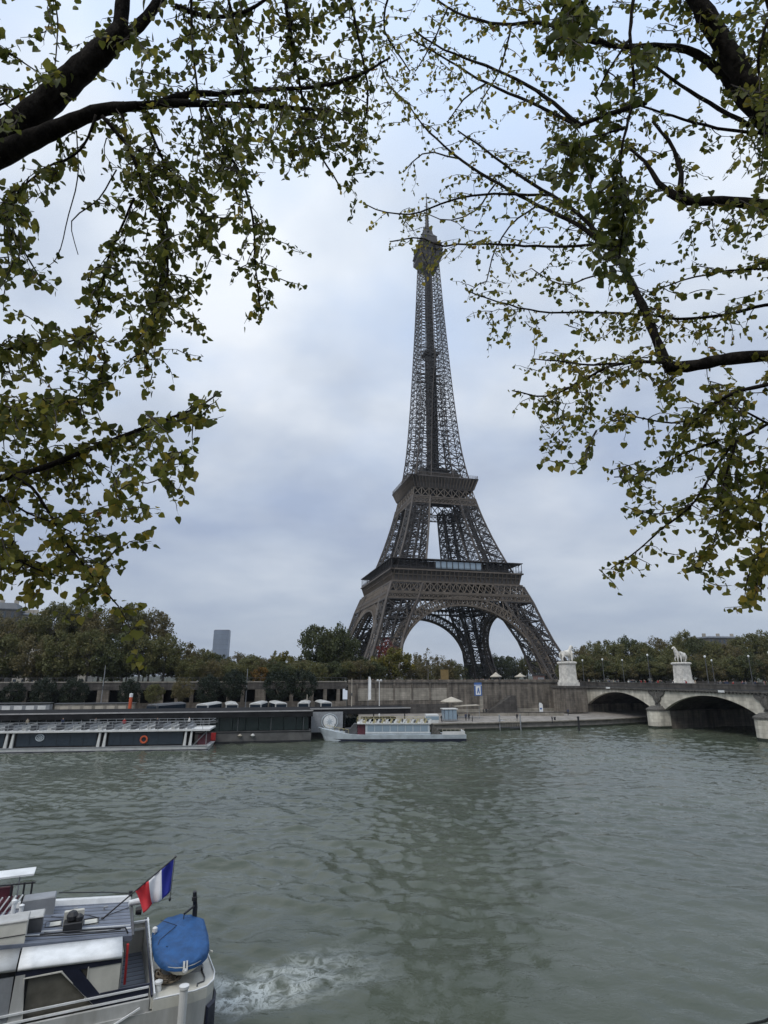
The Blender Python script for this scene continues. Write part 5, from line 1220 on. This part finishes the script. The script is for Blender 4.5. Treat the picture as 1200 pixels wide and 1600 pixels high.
LM = {
 'olive': leaf_mat('olive autumn foliage', [(0, (.082,.090,.032)), (.5, (.122,.124,.044)), (.85, (.15,.138,.05)), (1, (.18,.142,.055))], .3),
 'brown': leaf_mat('brown autumn foliage', [(0, (.095,.088,.038)), (.5, (.13,.112,.048)), (1, (.165,.13,.055))], .3),
 'green': leaf_mat('dark green foliage', [(0, (.042,.054,.02)), (.6, (.066,.078,.028)), (1, (.09,.094,.035))], .25),
 'yellow': leaf_mat('yellow green foliage', [(0, (.07,.075,.015)), (.6, (.14,.125,.022)), (1, (.20,.16,.03))], .25),
 'red': leaf_mat('red autumn foliage', [(0, (.09,.015,.014)), (.6, (.17,.028,.022)), (1, (.2,.06,.03))], .2),
 'orange': leaf_mat('orange autumn foliage', [(0, (.10,.06,.014)), (.6, (.19,.10,.018)), (1, (.22,.14,.03))], .2)}
PROTO = {}
def tree_proto(key, col, seed, shape='plane', clumps=62, per=60, leaf=.42, spread=.14):
    cm = crown_mesh('crown', seed, LM.get(col) or M['hedge'], clumps, per, leaf, spread, shape); me = cm.data; bpy.data.objects.remove(cm)
    rg = random.Random(seed); m = MB(); lean = rg.uniform(-.06, .06)
    m.tube([(0,0,-1.9),(lean,0,-1.2),(lean*1.5,.02,-.5),(0,0,.1)], [.055,.045,.038,.02], 8)
    for k in range(7):
        a = k*.9+rg.uniform(0,.5); z0 = rg.uniform(-.8,-.1); L = rg.uniform(.5,.85)
        m.tube([(lean*1.3,0,z0),(L*.45*math.cos(a),L*.45*math.sin(a),z0+.35),(L*math.cos(a),L*math.sin(a),z0+.7)], [.028,.017,.006], 5)
    tm = m.build('trunk', M['barklight'] if shape != 'ball' else M['bark']); tme = tm.data; bpy.data.objects.remove(tm)
    PROTO[key] = (me, tme)
for i, c in enumerate(('olive','olive','olive','brown','brown','green','green')): tree_proto(f'{c}{i}', c, 11+i, 'plane', 110 if c != 'brown' else 84, 80, .33, .15)
tree_proto('yellow', 'yellow', 31, 'plane', 70, 60); tree_proto('red', 'red', 32, 'plane', 40, 50); tree_proto('orange', 'orange', 33, 'plane', 40, 50); tree_proto('bare', 'brown', 34, 'plane', 26, 34, .3, .12)
tree_proto('ball', 'hedge_', 41, 'ball', 120, 70, .34, .17)
def tree(key, u, vtop, Y, wd, zb, label, group=None, hratio=None, cat='tree', name='tree'):
    me, tme = PROTO[key]; top = pyz(u, vtop, Y); rx = wd/2
    rz_ = min((top[2]-zb)*.5, rx*1.15) if hratio is None else hratio*rx
    r = thing(name, label, cat, (top[0], top[1], top[2]-rz_*.98), rp.uniform(0, 6.28), group); r.scale = (rx, rx, rz_)
    c = bpy.data.objects.new('crown', me); COL.objects.link(c); c.parent = r
    t_ = bpy.data.objects.new('trunk', tme); COL.objects.link(t_); t_.parent = r
    h = (top[2]-rz_*.98-zb)/rz_; t_.scale = (1, 1, h/1.9 if h > .3 else .3)
    return r
GL, GM, GR = 'tall plane trees on the quay street at the left', 'lower trees on the far street between the left trees and the iron tower', 'trees beyond the bridge at the right'
LL = 'tall olive brown plane tree in the dense row above the quay gallery at the left'
for u, v, Y, wd, k in ((-70,930,168,15,'olive0'),(-25,945,160,13,'brown3'),(22,962,162,11,'brown4'),(55,955,170,12,'olive1'),(92,940,166,13,'olive2'),(130,936,170,13,'olive0'),(168,944,164,12,'brown3'),(205,937,168,13,'olive1'),(243,950,170,11,'brown4'),
        (15,985,156,11,'olive1'),(60,990,154,11,'brown3'),(100,985,153,12,'olive0'),(145,982,153,11,'olive2'),(185,985,155,12,'green5'),(225,985,156,11,'olive1'),(262,990,160,10,'olive0')):
    tree(k, u, v, Y, wd, SZ, LL, GL)
LMid = 'lower autumn tree on the far street between the tall plane trees and the iron tower'
for u, v, Y, wd, k in ((290,1002,166,10,'brown3'),(315,1010,175,9,'olive1'),(345,1020,178,9,'green5'),(372,1018,200,9,'brown4'),(395,1022,190,9,'olive2'),(300,1025,160,8,'olive0'),(330,1030,162,8,'brown4'),(365,1032,165,8,'olive1'),(405,1033,170,8,'olive0'),
        (415,1028,210,9,'green6'),(458,1022,205,10,'olive1'),(470,1030,176,9,'brown3'),(545,1030,182,9,'brown4'),(585,1035,178,8,'olive2'),(640,1033,190,9,'brown3'),(520,1032,172,9,'green6'),(560,1025,205,11,'green5'),(440,1036,168,8,'green5'),(495,1036,168,8,'olive0')):
    tree(k, u, v, Y, wd, SZ, LMid, GM)
tree('orange', 408, 1040, 166, 5.5, SZ, 'small orange tree between dark trees left of the lamp mast')
tree('yellow', 438, 1014, 185, 8, SZ, 'light yellow green tree standing between darker trees left of the big round one')
tree('green5', 500, 974, 196, 15, SZ, 'big dark rounded tree left of the iron tower, left half of its mass'); tree('green6', 528, 973, 200, 15, SZ, 'big dark rounded tree left of the iron tower, touching the tower leg')
tree('yellow', 618, 1008, 184, 11.5, SZ, 'yellow green tree in front of the left tower legs'); tree('yellow', 592, 1022, 182, 8, SZ, 'lower yellow green tree at the left of the larger yellow one')
tree('red', 604, 996, 215, 8, 8, 'small red tree behind the yellow green tree'); tree('bare', 668, 1008, 230, 11, 8, 'thin reddish half bare tree seen under the big arch')
LA = 'round green tree seen through the arches at the foot of the iron tower'
for u, v, Y, wd, k in ((690,1024,240,10,'brown3'),(650,1020,245,11,'brown4'),(708,1030,300,12,'olive0'),(740,1033,390,14,'green5'),(780,1020,400,18,'green6'),(800,1024,420,16,'green5'),(822,1022,400,15,'olive1'),(850,1026,420,18,'olive2'),(760,1030,430,16,'olive2'),(675,1034,260,10,'olive1')):
    tree(k, u, v, Y, wd, 7, LA, 'trees behind the legs of the iron tower')
LR = 'olive brown tree in the long row beyond the bridge and its statues'
for u, v, Y, wd, k in ((905,1008,215,10,'brown3'),(925,1002,225,12,'olive0'),(948,996,235,12,'olive1'),(978,991,240,13,'green6'),(1000,1003,232,12,'olive2'),(1022,994,240,13,'brown4'),(1050,1003,225,12,'olive1'),(1066,984,240,11,'olive0'),(1090,994,235,13,'green5'),
        (1112,1001,230,12,'olive2'),(1140,1004,225,11,'brown3'),(1165,986,238,14,'olive1'),(1185,984,230,14,'olive0'),(1215,992,230,14,'brown4'),(912,1022,205,9,'olive2'),(940,1024,208,10,'brown4'),(970,1020,208,10,'olive0'),(1005,1022,208,11,'green5'),(1035,1024,206,10,'olive2'),
        (1085,1020,206,10,'brown3'),(1110,1024,203,10,'olive1'),(1135,1022,203,10,'olive0'),(1160,1018,203,11,'green6'),(1190,1020,203,11,'brown4'),(885,1030,215,8,'olive1')):
    tree(k, u, v, Y, wd, 8.6, LR, GR)
for u, v, wd, k, lb in ((72,1060,6.2,'ball','leftmost dark clipped round tree behind the landing station'),(118,1060,6.0,'ball','dark clipped round tree second from the left'),(205,1062,5.6,'ball','dark clipped round tree behind the orange pile'),(243,1068,4.5,'olive2','small loose olive tree among the clipped round trees'),
        (287,1058,5.4,'brown3','brownish round tree among the dark clipped ones'),(328,1055,6.4,'ball','dark clipped round tree left of the thin mast'),(367,1047,6.4,'ball','tall dark clipped round tree right of the thin mast'),(437,1048,6.8,'ball','dark clipped round tree left of the lamp mast'),(474,1047,6.6,'ball','dark clipped round tree right of the lamp mast'),(25,1066,4.8,'ball','small dark clipped round tree at the far left edge')):
    Y = 133+.03*u; tree(k, u, v, Y, wd, QZ, lb, None, 1.05)

LS = 'low shrubby tree under the taller trees on the street above the quay wall'
for k, u in enumerate(list(range(-30, 300, 26))+list(range(300, 600, 22))):
    v = 1034+rp.uniform(-6, 6); tree(['olive0','brown3','green5','olive2','brown4','green6','olive1'][k % 7], u+rp.uniform(-5,5), v, 152+.03*u+rp.uniform(0,4)+(u > 250)*4, rp.uniform(6.5,8.5), SZ, LS, 'low trees above the quay wall', .62)
LS2 = 'low shrubby tree behind the bridge parapet, under the taller row'
for k, u in enumerate(range(900, 1215, 19)):
    tree(['olive0','brown3','green5','olive2','brown4','green6','olive1'][k % 7], u+rp.uniform(-5,5), 1035+rp.uniform(-6, 5), 200+rp.uniform(0,5), rp.uniform(8,10), 8.6, LS2, 'low trees behind the bridge', .62)
# ================================================================== HAZE
hz = MB(); hz.box(-6500, 6500, -1500, 9500, -3, 352)
hm = bpy.data.materials.new('thin haze'); hm.use_nodes = True; ht = hm.node_tree; ht.nodes.clear()
hv = N(ht, 'ShaderNodeVolumePrincipled', Density=.00007, Anisotropy=.2); hv.inputs['Color'].default_value = (.80, .86, .95, 1)
ho = N(ht, 'ShaderNodeOutputMaterial'); ht.links.new(hv.outputs[0], ho.inputs['Volume'])
tag(hz.build('haze', hm), kind='stuff')
# ================================================================== FOREGROUND TREES
PM_L = leaf_mat('poplar leaves', [(0, (.045,.06,.014)), (.35, (.105,.12,.024)), (.6, (.20,.19,.034)), (.8, (.31,.245,.04)), (.93, (.40,.29,.04)), (1, (.26,.14,.045))], .56, .5)
class Grow:
    def __init__(s, trunk_base): s.nodes = []; s.wood = MB(); s.twig = MB(); s.LP = []; s.LD = []; s.LN = []; s.LS = []; s.LT = []
    def branch(s, pts, r0, r1, d0, d1=None, n=7, extra=None):
        """pts in the photo's pixels, radii in pixels at depth d; smooth curve"""
        d1 = d1 or d0; P = np.array(pts, float); L = np.r_[0, np.cumsum(np.linalg.norm(np.diff(P, axis=0), axis=1))]; L /= L[-1]
        k = max(4, int(np.linalg.norm(np.diff(P, axis=0), axis=1).sum()/16)); T = np.linspace(0, 1, k)
        fu, fv = smooth_any(L, P[:, 0]), smooth_any(L, P[:, 1]); w3 = []; rad = []
        for t in T:
            d = d0+(d1-d0)*t; u, v = fu(t), fv(t); j = rng.normal(0, .5, 2)*(0 if r0 > 6 else 1)
            w3.append(pd(u+j[0], v+j[1], d)); rad.append((r0+(r1-r0)*t)*d/F_PX); s.nodes.append((u, v, d))
        if extra is not None:                              # the trunk or lower limb that carries it, outside the frame, joined in one smooth sweep
            K = [np.array(e[:3], float) for e in extra]+w3[:3]; Rr = [e[3] for e in extra]+rad[:3]
            LL_ = np.r_[0, np.cumsum([np.linalg.norm(b_-a_) for a_, b_ in zip(K[:-1], K[1:])])]; fs = [smooth_any(LL_, [q[i] for q in K]) for i in range(3)]; fr_ = smooth_any(LL_, Rr)
            tt = np.linspace(0, LL_[-1], 26); w3 = [np.array([f(t) for f in fs]) for t in tt]+w3[3:]; rad = [max(.02, fr_(t)) for t in tt]+rad[3:]
        if r0 > 3: rad = [x*(1+.06*math.sin(3.1*i+r0)+rng.normal(0, .05)) for i, x in enumerate(rad)]
        if r0 < 4.2 and r1 <= 1.25 and r0 != 1.2:         # leaves right up to the tip of every thin branch
            kk = len(w3); 
            for i in range(int(kk*.35), kk):
                for _ in range(1+int(rng.random() < .6)+(2 if i >= kk-2 else 0)):
                    p = np.array(w3[i])+rng.normal(0, .025, 3); s.leaf(p, None, .062*rng.uniform(.6, 1.2), float(np.clip(rng.normal(.5, .2), 0, 1)))
        (s.wood if r0 > 1.9 else s.twig).tube(w3, rad, 14 if r0 > 6 else n if r0 > 1.9 else 4)
    def leaf(s, p, d, size, tint):
        s.LP.append(p); s.LD.append(d); s.LS.append(size); s.LT.append(tint)
    def grow(s, cells, size, tintf, dj, per=7, seed=1):
        rg = np.random.default_rng(seed); nod = np.array(s.nodes); base_n = len(nod)
        tg = []
        for (u0, v0, dens) in cells:
            cov = min(.93, dens/8.2); nl = -math.log(1-cov)*56.0/per
            n = int(nl)+(rg.random() < nl-int(nl))
            for _ in range(n): tg.append((u0+rg.uniform(0, 40), v0+rg.uniform(0, 40)))
        tg = np.array(tg); D = ((tg[:, None, :]-nod[None, :, :2])**2).sum(-1).min(1); tg = tg[np.argsort(D+rg.uniform(0, 900, len(D)))]
        nodes = list(map(tuple, nod))
        for (u, v) in tg:
            A = np.array(nodes); du = A[:, 0]-u; dv_ = A[:, 1]-v
            dist = np.sqrt(du**2+dv_**2)
            score = np.abs(dist-42)+np.where(dist < 42, 0, dist*.2)+np.where(dv_ > 20, 25, 0)+rg.uniform(0, 14, len(A))
            i = int(np.argmin(score)); nu, nv, nd = A[i]; d = nd+rg.normal(0, dj)
            L = math.hypot(u-nu, v-nv); k = max(4, int(L/14)); px_ = -(v-nv)/max(L, 1); py_ = (u-nu)/max(L, 1); bow = rg.normal(0, .10)*L
            pts = []; path = []
            for t in np.linspace(0, 1, k+1):
                o = bow*4*t*(1-t); uu, vv, dd = nu+(u-nu)*t+px_*o+rg.normal(0, .7), nv+(v-nv)*t+py_*o+6*t*t*(1 if L > 20 else 0)*.5+rg.normal(0, .7), nd+(d-nd)*t
                path.append((uu, vv, dd)); pts.append(pd(uu, vv, dd))
            s.twig.tube(pts, list(np.linspace(.0065, .0022, len(pts))), 3, cap=False)
            nodes += [q for j, q in enumerate(path) if j > k*.4]
            n = max(2, int(per*rg.uniform(.7, 1.3)+.5)); span = min(1, 62/max(L, 1))
            for j in range(n):
                t = 1-span*(j/n)*rg.uniform(.8, 1.0); f = t*k; a = int(min(f, k-1)); p = np.array(pts[a])+(np.array(pts[a+1])-np.array(pts[a]))*(f-a)
                s.leaf(p, None, size(u, v)*rg.uniform(.55, 1.32), float(np.clip(tintf(u, v)+rg.normal(0, .17), 0, 1)))
    def finish(s, root, seed):
        s.wood.build('branches', M['bark'], root, True); s.twig.build('twigs', M['twig'], root, True)
        rg = np.random.default_rng(seed); n = len(s.LP); P = np.array(s.LP); S_ = np.array(s.LS)[:, None]
        # each leaf hangs from a short stalk, tip mostly down, blade facing anywhere
        ax = rg.normal(0, .75, (n, 3)); ax[:, 2] -= .85; ax /= np.linalg.norm(ax, axis=1)[:, None]
        rnd = rg.normal(0, 1, (n, 3)); si = np.cross(ax, rnd); si /= np.linalg.norm(si, axis=1)[:, None]; no = np.cross(si, ax)
        st = rg.normal(0, 1, (n, 3)); st[:, 2] -= .6; st /= np.linalg.norm(st, axis=1)[:, None]
        B = P+st*S_*rg.uniform(.35, .9, (n, 1)); fold = rg.uniform(-.02, .22, (n, 1)); curl = rg.uniform(-.15, .15, (n, 1))
        wd = rg.uniform(.82, 1.1, (n, 1))
        def q(x, y, zf): return B+S_*(si*x*wd+ax*y+no*(zf*fold+curl*y*y))
        V = np.stack([q(0,.03,0), q(-.34,.0,.6), q(-.52,.26,1), q(-.34,.58,.6), q(0,.92,0), q(.34,.58,.6), q(.52,.26,1), q(.34,.0,.6), q(0,.45,0),
                      P-si*S_*.012, P+si*S_*.012, B+si*S_*.012], 1).reshape(-1, 3)
        o = np.arange(n)*12; Q = np.concatenate([np.stack([o+a, o+b, o+c, o+d], 1) for a, b, c, d in ((0,8,2,1),(8,4,3,2),(0,7,6,8),(8,6,5,4),(9,10,11,0))])
        T = np.repeat(np.array(s.LT), 12)
        fast_mesh('leaves', V, Q, PM_L, root, T)
        return n
def smooth_any(L, w_):
    L = np.array(L); w_ = np.array(w_); n = len(L)
    if n == 2: return lambda t: float(w_[0]+(w_[1]-w_[0])*t)
    m_ = np.gradient(w_, L)
    def f(t):
        i = int(np.clip(np.searchsorted(L, t)-1, 0, n-2)); h = L[i+1]-L[i]; x = (t-L[i])/h
        return float(w_[i]*(2*x**3-3*x*x+1)+m_[i]*h*(x**3-2*x*x+x)+w_[i+1]*(-2*x**3+3*x*x)+m_[i+1]*h*(x**3-x*x))
    return f
ML = """
011201344555643
212343344446643
233304434546642
332014343445543
210011124566653
101144355667663
133146666655143
442146666300020
630034555420010
520034565142000
440356530420000
111546662031000
231426630110000
444327420000000
555443100000000
656532022000000
666544332000000
665545430000000
556444620000000
534444310000000
442443000000000
655441000000000
454530000000000
132421000000000
000001000000000
""".split()
MR = """
2233233266524252 
3333332574344346 
3333322243346228 
""" if 0 else """
2233233665245265
3333332574344336
3333322243462236
4543332333531136
4332332345321245
2012222564332224
0012224565332224
0123323346632234
1332333346622234
0231233236622235
0021133335522223
0000222332233222
0000232134543432
0000041345542422
0000003555543111
0000002454244564
0000000564204664
0000000450143555
0000000111333466
0000000000343576
0000000000112465
0000000000012444
0000000001222236
0000000000000015
""".split()
def cells(rows, c0): return [(40*(c0+j), 40*i, int(ch)) for i, row in enumerate(rows) for j, ch in enumerate(row) if ch != '0']
# ---- the tree on the left
gl_ = Grow(None)
tl = pd(-140, 345, 5.0)
trunkL = [(-6.3,5.2,2.2,.42),(-6.2,5.3,6.5,.36),(-5.9,5.4,10.5,.30),(tl[0]-.55,tl[1]-.15,tl[2]-1.0,.24),(tl[0]-.1,tl[1],tl[2]-.2,.19)]
gl_.branch([(-120,330),(0,222),(60,172),(120,115),(190,52)], 24, 17, 5.0, 5.2, extra=trunkL)
gl_.branch([(186,62),(191,10),(196,-60),(170,-180),(185,-330)], 12, 3, 5.2); gl_.branch([(192,62),(212,45),(235,20),(262,-30),(290,-110),(340,-240)], 9, 2, 5.2, 5.6)
gl_.branch([(-120,335),(0,243),(80,205),(130,183),(160,172),(185,168),(215,166)], 22, 7, 5.0, 5.1)
gl_.branch([(205,167),(260,162),(350,163),(450,168),(520,172)], 7, 1.8, 5.1, 5.6); gl_.branch([(240,163),(290,148),(350,146),(420,140),(500,135),(560,118),(610,90)], 5, 1.6, 5.2, 6.0)
for pts, a, b, d in (([(160,182),(200,230),(225,285),(245,330),(262,400),(255,490)],3.2,1.4,5.0),([(190,175),(205,235),(240,300),(262,360),(250,440),(232,520),(228,570)],3,1.2,5.2),([(225,170),(250,240),(290,300),(330,350)],2.6,1,5.3),
        ([(320,165),(345,220),(375,270),(393,330),(400,420),(408,490)],2.6,1,5.5),([(210,310),(190,355),(165,420),(150,500)],2,1,5.0),([(275,10),(310,22),(360,25),(400,10),(440,-30)],4,2,5.4),([(440,-30),(455,60),(470,140),(490,220),(530,290)],3,1.2,5.7),
        ([(540,-40),(560,60),(575,150),(560,230)],2.4,1,5.9),([(350,-40),(370,60),(385,130)],2.5,1.2,5.4),([(300,-40),(300,60),(310,150),(320,240)],2.4,1.2,5.3),([(620,-40),(600,40),(640,110)],2,1,6.3),
        ([(120,205),(121,280),(105,345),(94,390)],1.2,.8,5.1),([(182,265),(150,315),(112,345),(122,398)],1.2,.8,5.2),([(-60,190),(10,160),(60,140),(110,150)],2,1,5.2),([(85,0),(80,-60)],2,2,5.3),([(82,-40),(90,50),(84,120)],1.6,1,5.2),([(-40,60),(20,85),(55,110)],2,1,5.4),
        ([(150,180),(130,230),(60,270),(10,330),(15,420)],2,1,4.9),([(-60,300),(0,320),(30,380),(60,430)],2.2,1.1,4.8)):
    gl_.branch(pts, a, b, d, d*1.03)
# a lower limb of the same tree reaching in from beyond the left edge
low = [(-6.0,5.35,9.5,.2),(-5.0,5.3,12.2,.12)]
gl_.branch([(-160,800),(-60,758),(0,748),(60,733),(120,710),(200,678),(260,655),(310,636),(345,612)], 7, 1.2, 4.6, 4.9, extra=low)
for pts, a, b, d in (([(-120,600),(-40,556),(0,547),(70,540),(120,530),(147,518)],2.6,1.3,4.7),([(147,518),(162,545),(166,570)],1.3,.9,4.7),([(20,745),(45,757),(75,800),(105,850),(140,895),(165,925),(186,948)],2.6,1.1,4.6),([(-60,758),(-10,768),(40,800),(80,815),(112,832)],2.4,1,4.5),
        ([(-60,620),(0,640),(60,640),(120,620),(160,590)],2,1,4.8),([(185,948),(205,985),(212,1012)],1.2,.7,4.6),([(-60,830),(0,860),(60,890),(90,900)],2,1,4.5),([(140,895),(170,870),(185,855)],1.1,.8,4.6)):
    gl_.branch(pts, a, b, d, d*1.02)
gl_.grow(cells(ML, 0)+[(40*c, -40*r_, 3) for r_ in range(1, 6) for c in range(-3, 15) if (c*7+r_*3) % 5]+[(-40*c, 40*r_, 4) for c in range(1, 5) for r_ in range(0, 22) if (c+r_*2) % 5]+[(190,985,1.2),(205,1000,1.2)], lambda u, v: .062 if v < 480 else .064, lambda u, v: .36 if v < 480 else (.44 if v < 760 else .52), .3, 8, 5)
rootL = thing('poplar_tree', 'dark barked poplar reaching in from the left with thick forked limbs and hanging leaves', 'tree', (0,0,0)); nL = gl_.finish(rootL, 8)
# ---- the tree on the right
gr = Grow(None)
tr_ = pd(1290, 300, 6.0)
trunkR = [(7.6,6.6,2.2,.45),(7.4,6.6,7.0,.38),(7.0,6.6,11.5,.33),(tr_[0]+1.4,tr_[1]+.1,tr_[2]-1.6,.28),(tr_[0]+.3,tr_[1],tr_[2]-.3,.22)]
gr.branch([(1290,300),(1215,205),(1180,155),(1140,85),(1095,10),(1060,-60),(1010,-180),(990,-340)], 21, 5, 6.0, 6.2, extra=trunkR)
gr.branch([(1215,205),(1160,160),(1125,112),(1080,80),(1030,72),(955,72),(900,60)], 9, 2, 6.0, 6.6)
side_ = [(7.0,6.6,11.0,.2),(5.9,6.5,13.6,.13)]
gr.branch([(1330,340),(1260,325),(1200,320),(1120,314),(1065,312),(1045,300)], 10, 6, 5.8, 6.0)
gr.branch([(1060,310),(1030,287),(1010,255),(975,225)], 5, 1.6, 6.0, 6.4); gr.branch([(1062,308),(1063,270),(1050,228),(1020,190)], 5, 1.8, 6.0, 6.3)
gr.branch([(1330,560),(1260,556),(1200,556),(1130,562),(1070,573),(1040,573)], 8.5, 9.5, 5.6, 6.0, extra=side_)
gr.branch([(1045,573),(1025,530),(1010,490),(985,440),(965,400),(942,375)], 7.5, 4.5, 6.0, 6.8)
for pts, a, b, d0, d1 in (([(942,376),(905,335),(860,305),(805,270),(760,235),(715,205)],3.6,1.2,6.8,8.6),([(942,380),(900,350),(840,320),(775,285),(720,250),(690,225),(660,195),(640,165)],3.8,1,6.8,9.2),([(942,382),(860,386),(780,382),(715,382),(690,384),(655,372),(610,378)],2.4,1,6.8,8.8),
        ([(860,306),(800,304),(740,305),(690,318),(640,335),(605,332),(572,320)],2.2,.9,7.4,9.2),([(905,195),(850,150),(800,120),(740,95),(690,75),(650,50)],3.2,1.2,7.0,8.8),([(905,198),(840,165),(760,130),(690,88),(640,60)],2.8,1,7.0,9.0),([(1010,160),(960,175),(905,196)],4,3,6.4,7.0),([(885,45),(840,35),(790,38),(740,30),(700,12),(660,-20)],3,1.2,6.6,8.4),
        ([(955,72),(920,55),(885,45)],3.4,3,6.4,6.6),([(1260,205),(1200,207),(1150,205),(1080,190),(1030,175),(985,160)],3,1.4,6.0,6.6),([(1170,195),(1090,150),(1010,95),(960,60)],3.4,1.4,6.1,7.0),([(1280,415),(1200,420),(1140,423),(1080,435),(1020,455)],2.2,1,6.0,6.6),
        ([(1280,470),(1200,476),(1130,492),(1060,498),(1010,492),(920,488),(850,488),(790,475),(730,455)],3,1,6.0,8.0),([(1040,567),(1000,566),(960,570),(900,600),(850,620),(800,610)],3,1,6.0,6.8),([(965,568),(930,570),(880,565),(835,560)],2,.9,6.3,6.8),
        ([(640,165),(605,130),(590,60)],1.4,.8,9.2,9.4),([(775,285),(740,330),(700,345),(670,335)],1.4,.8,8.0,8.8),([(720,250),(660,240),(630,270)],1.4,.8,8.7,9.1),([(840,320),(800,350),(770,400),(760,440)],1.6,.8,7.6,8.0),([(985,440),(940,430),(880,445),(830,420)],1.8,.9,6.6,7.6),([(700,12),(680,60),(650,110)],1.4,.8,8.4,8.8),([(800,38),(780,110),(745,170)],1.6,.8,7.8,8.4),
        ([(760,130),(720,160),(700,190)],1.5,.8,8.4,8.7),([(1260,60),(1210,30),(1190,-30)],3,2,6.0,6.0),([(1200,30),(1185,90),(1195,170),(1190,260)],2.4,1.2,5.4,5.6)):
    gr.branch(pts, a, b, d0, d1)
near_end = len(gr.nodes)
# lower hanging limb entering from the right edge
gr.branch([(1360,520),(1290,580),(1200,600),(1130,622),(1090,652),(1060,690),(1040,725)], 5, 1.3, 5.2, 5.5, extra=[(7.2,6.6,10.0,.16),(5.2,6.0,12.6,.09)])
for pts, a, b, d in (([(1290,590),(1230,640),(1200,662),(1150,690),(1110,745),(1080,790),(1030,830),(990,865),(955,888)],3.2,1,5.2),([(1230,640),(1210,720),(1185,780),(1190,850),(1180,925)],2.6,1,5.1),([(1130,622),(1100,648),(1040,660),(1000,652),(958,645)],2,.9,5.5),([(1120,690),(1060,712),(1020,740),(960,745)],2,.9,5.4),
        ([(1150,690),(1130,760),(1120,830),(1100,890)],2,.9,5.2),([(1200,662),(1160,640),(1110,610)],2,1,5.3),([(1280,760),(1220,830),(1190,900),(1190,930)],2.2,1,5.0),([(1080,790),(1050,800),(1000,800),(975,790)],1.5,.8,5.3)):
    gr.branch(pts, a, b, d, d*1.03)
Rc = cells(MR, 14)
far_c = [(u, v, min(q, 4)) for u, v, q in Rc if v < 480 and u < 1040]; far_c += [(u, v, q) for u, v, q in Rc if v < 480 and u >= 1040]; low_c = [(u, v, q) for u, v, q in Rc if v >= 480]
far_c += [(40*c, -40*r_, 3) for r_ in range(1, 6) for c in range(16, 34) if (c*7+r_*3) % 5]+[(1160+40*c, 40*r_, 4) for c in range(1, 5) for r_ in range(0, 12) if (c+r_*2) % 5]
low_c += [(1160+40*c, 40*r_, 4) for c in range(1, 5) for r_ in range(12, 23) if (c+r_*2) % 5]
gr.grow(far_c, lambda u, v: .060 if u < 1000 else .066, lambda u, v: .56 if u < 860 else .42, .4, 8, 11)
gr.grow(low_c, lambda u, v: .063, lambda u, v: .56 if v < 640 else (.44 if v < 800 else .54), .3, 8, 12)
# a nearer drooping spray of bigger, darker leaves
sv = gr.nodes; gr.nodes = []
gr.branch([(1150,-120),(1010,-60),(985,40),(990,140),(970,250),(975,330),(968,400)], 3.4, 1.4, 4.6, 4.4, extra=[(tr_[0]-.2,tr_[1]-.2,tr_[2]+2.2,.05)]); gr.branch([(1010,-60),(930,-40),(880,10),(875,70)], 2.6, 1.2, 4.6, 4.5); gr.branch([(985,60),(950,110),(930,150)], 2, 1, 4.5); gr.branch([(975,200),(930,215),(890,240)], 2, 1, 4.5)
near_c = [(u, v, (q-1.6)*1.1) for u, v, q in Rc if v < 440 and 840 <= u < 1040 and q >= 5]
gr.grow(near_c, lambda u, v: .072, lambda u, v: .26, .2, 8, 13); gr.nodes = sv
# leaves close to the tower top
gr.grow([(650,385,4),(660,395,3)], lambda u, v: .055, lambda u, v: .62, .2, 6, 14)
rootR = thing('poplar_tree', 'poplar reaching in from the right with thin spreading branches and small yellowing leaves', 'tree', (0,0,0)); nR = gr.finish(rootR, 9)
print('leaves', nL, nR)
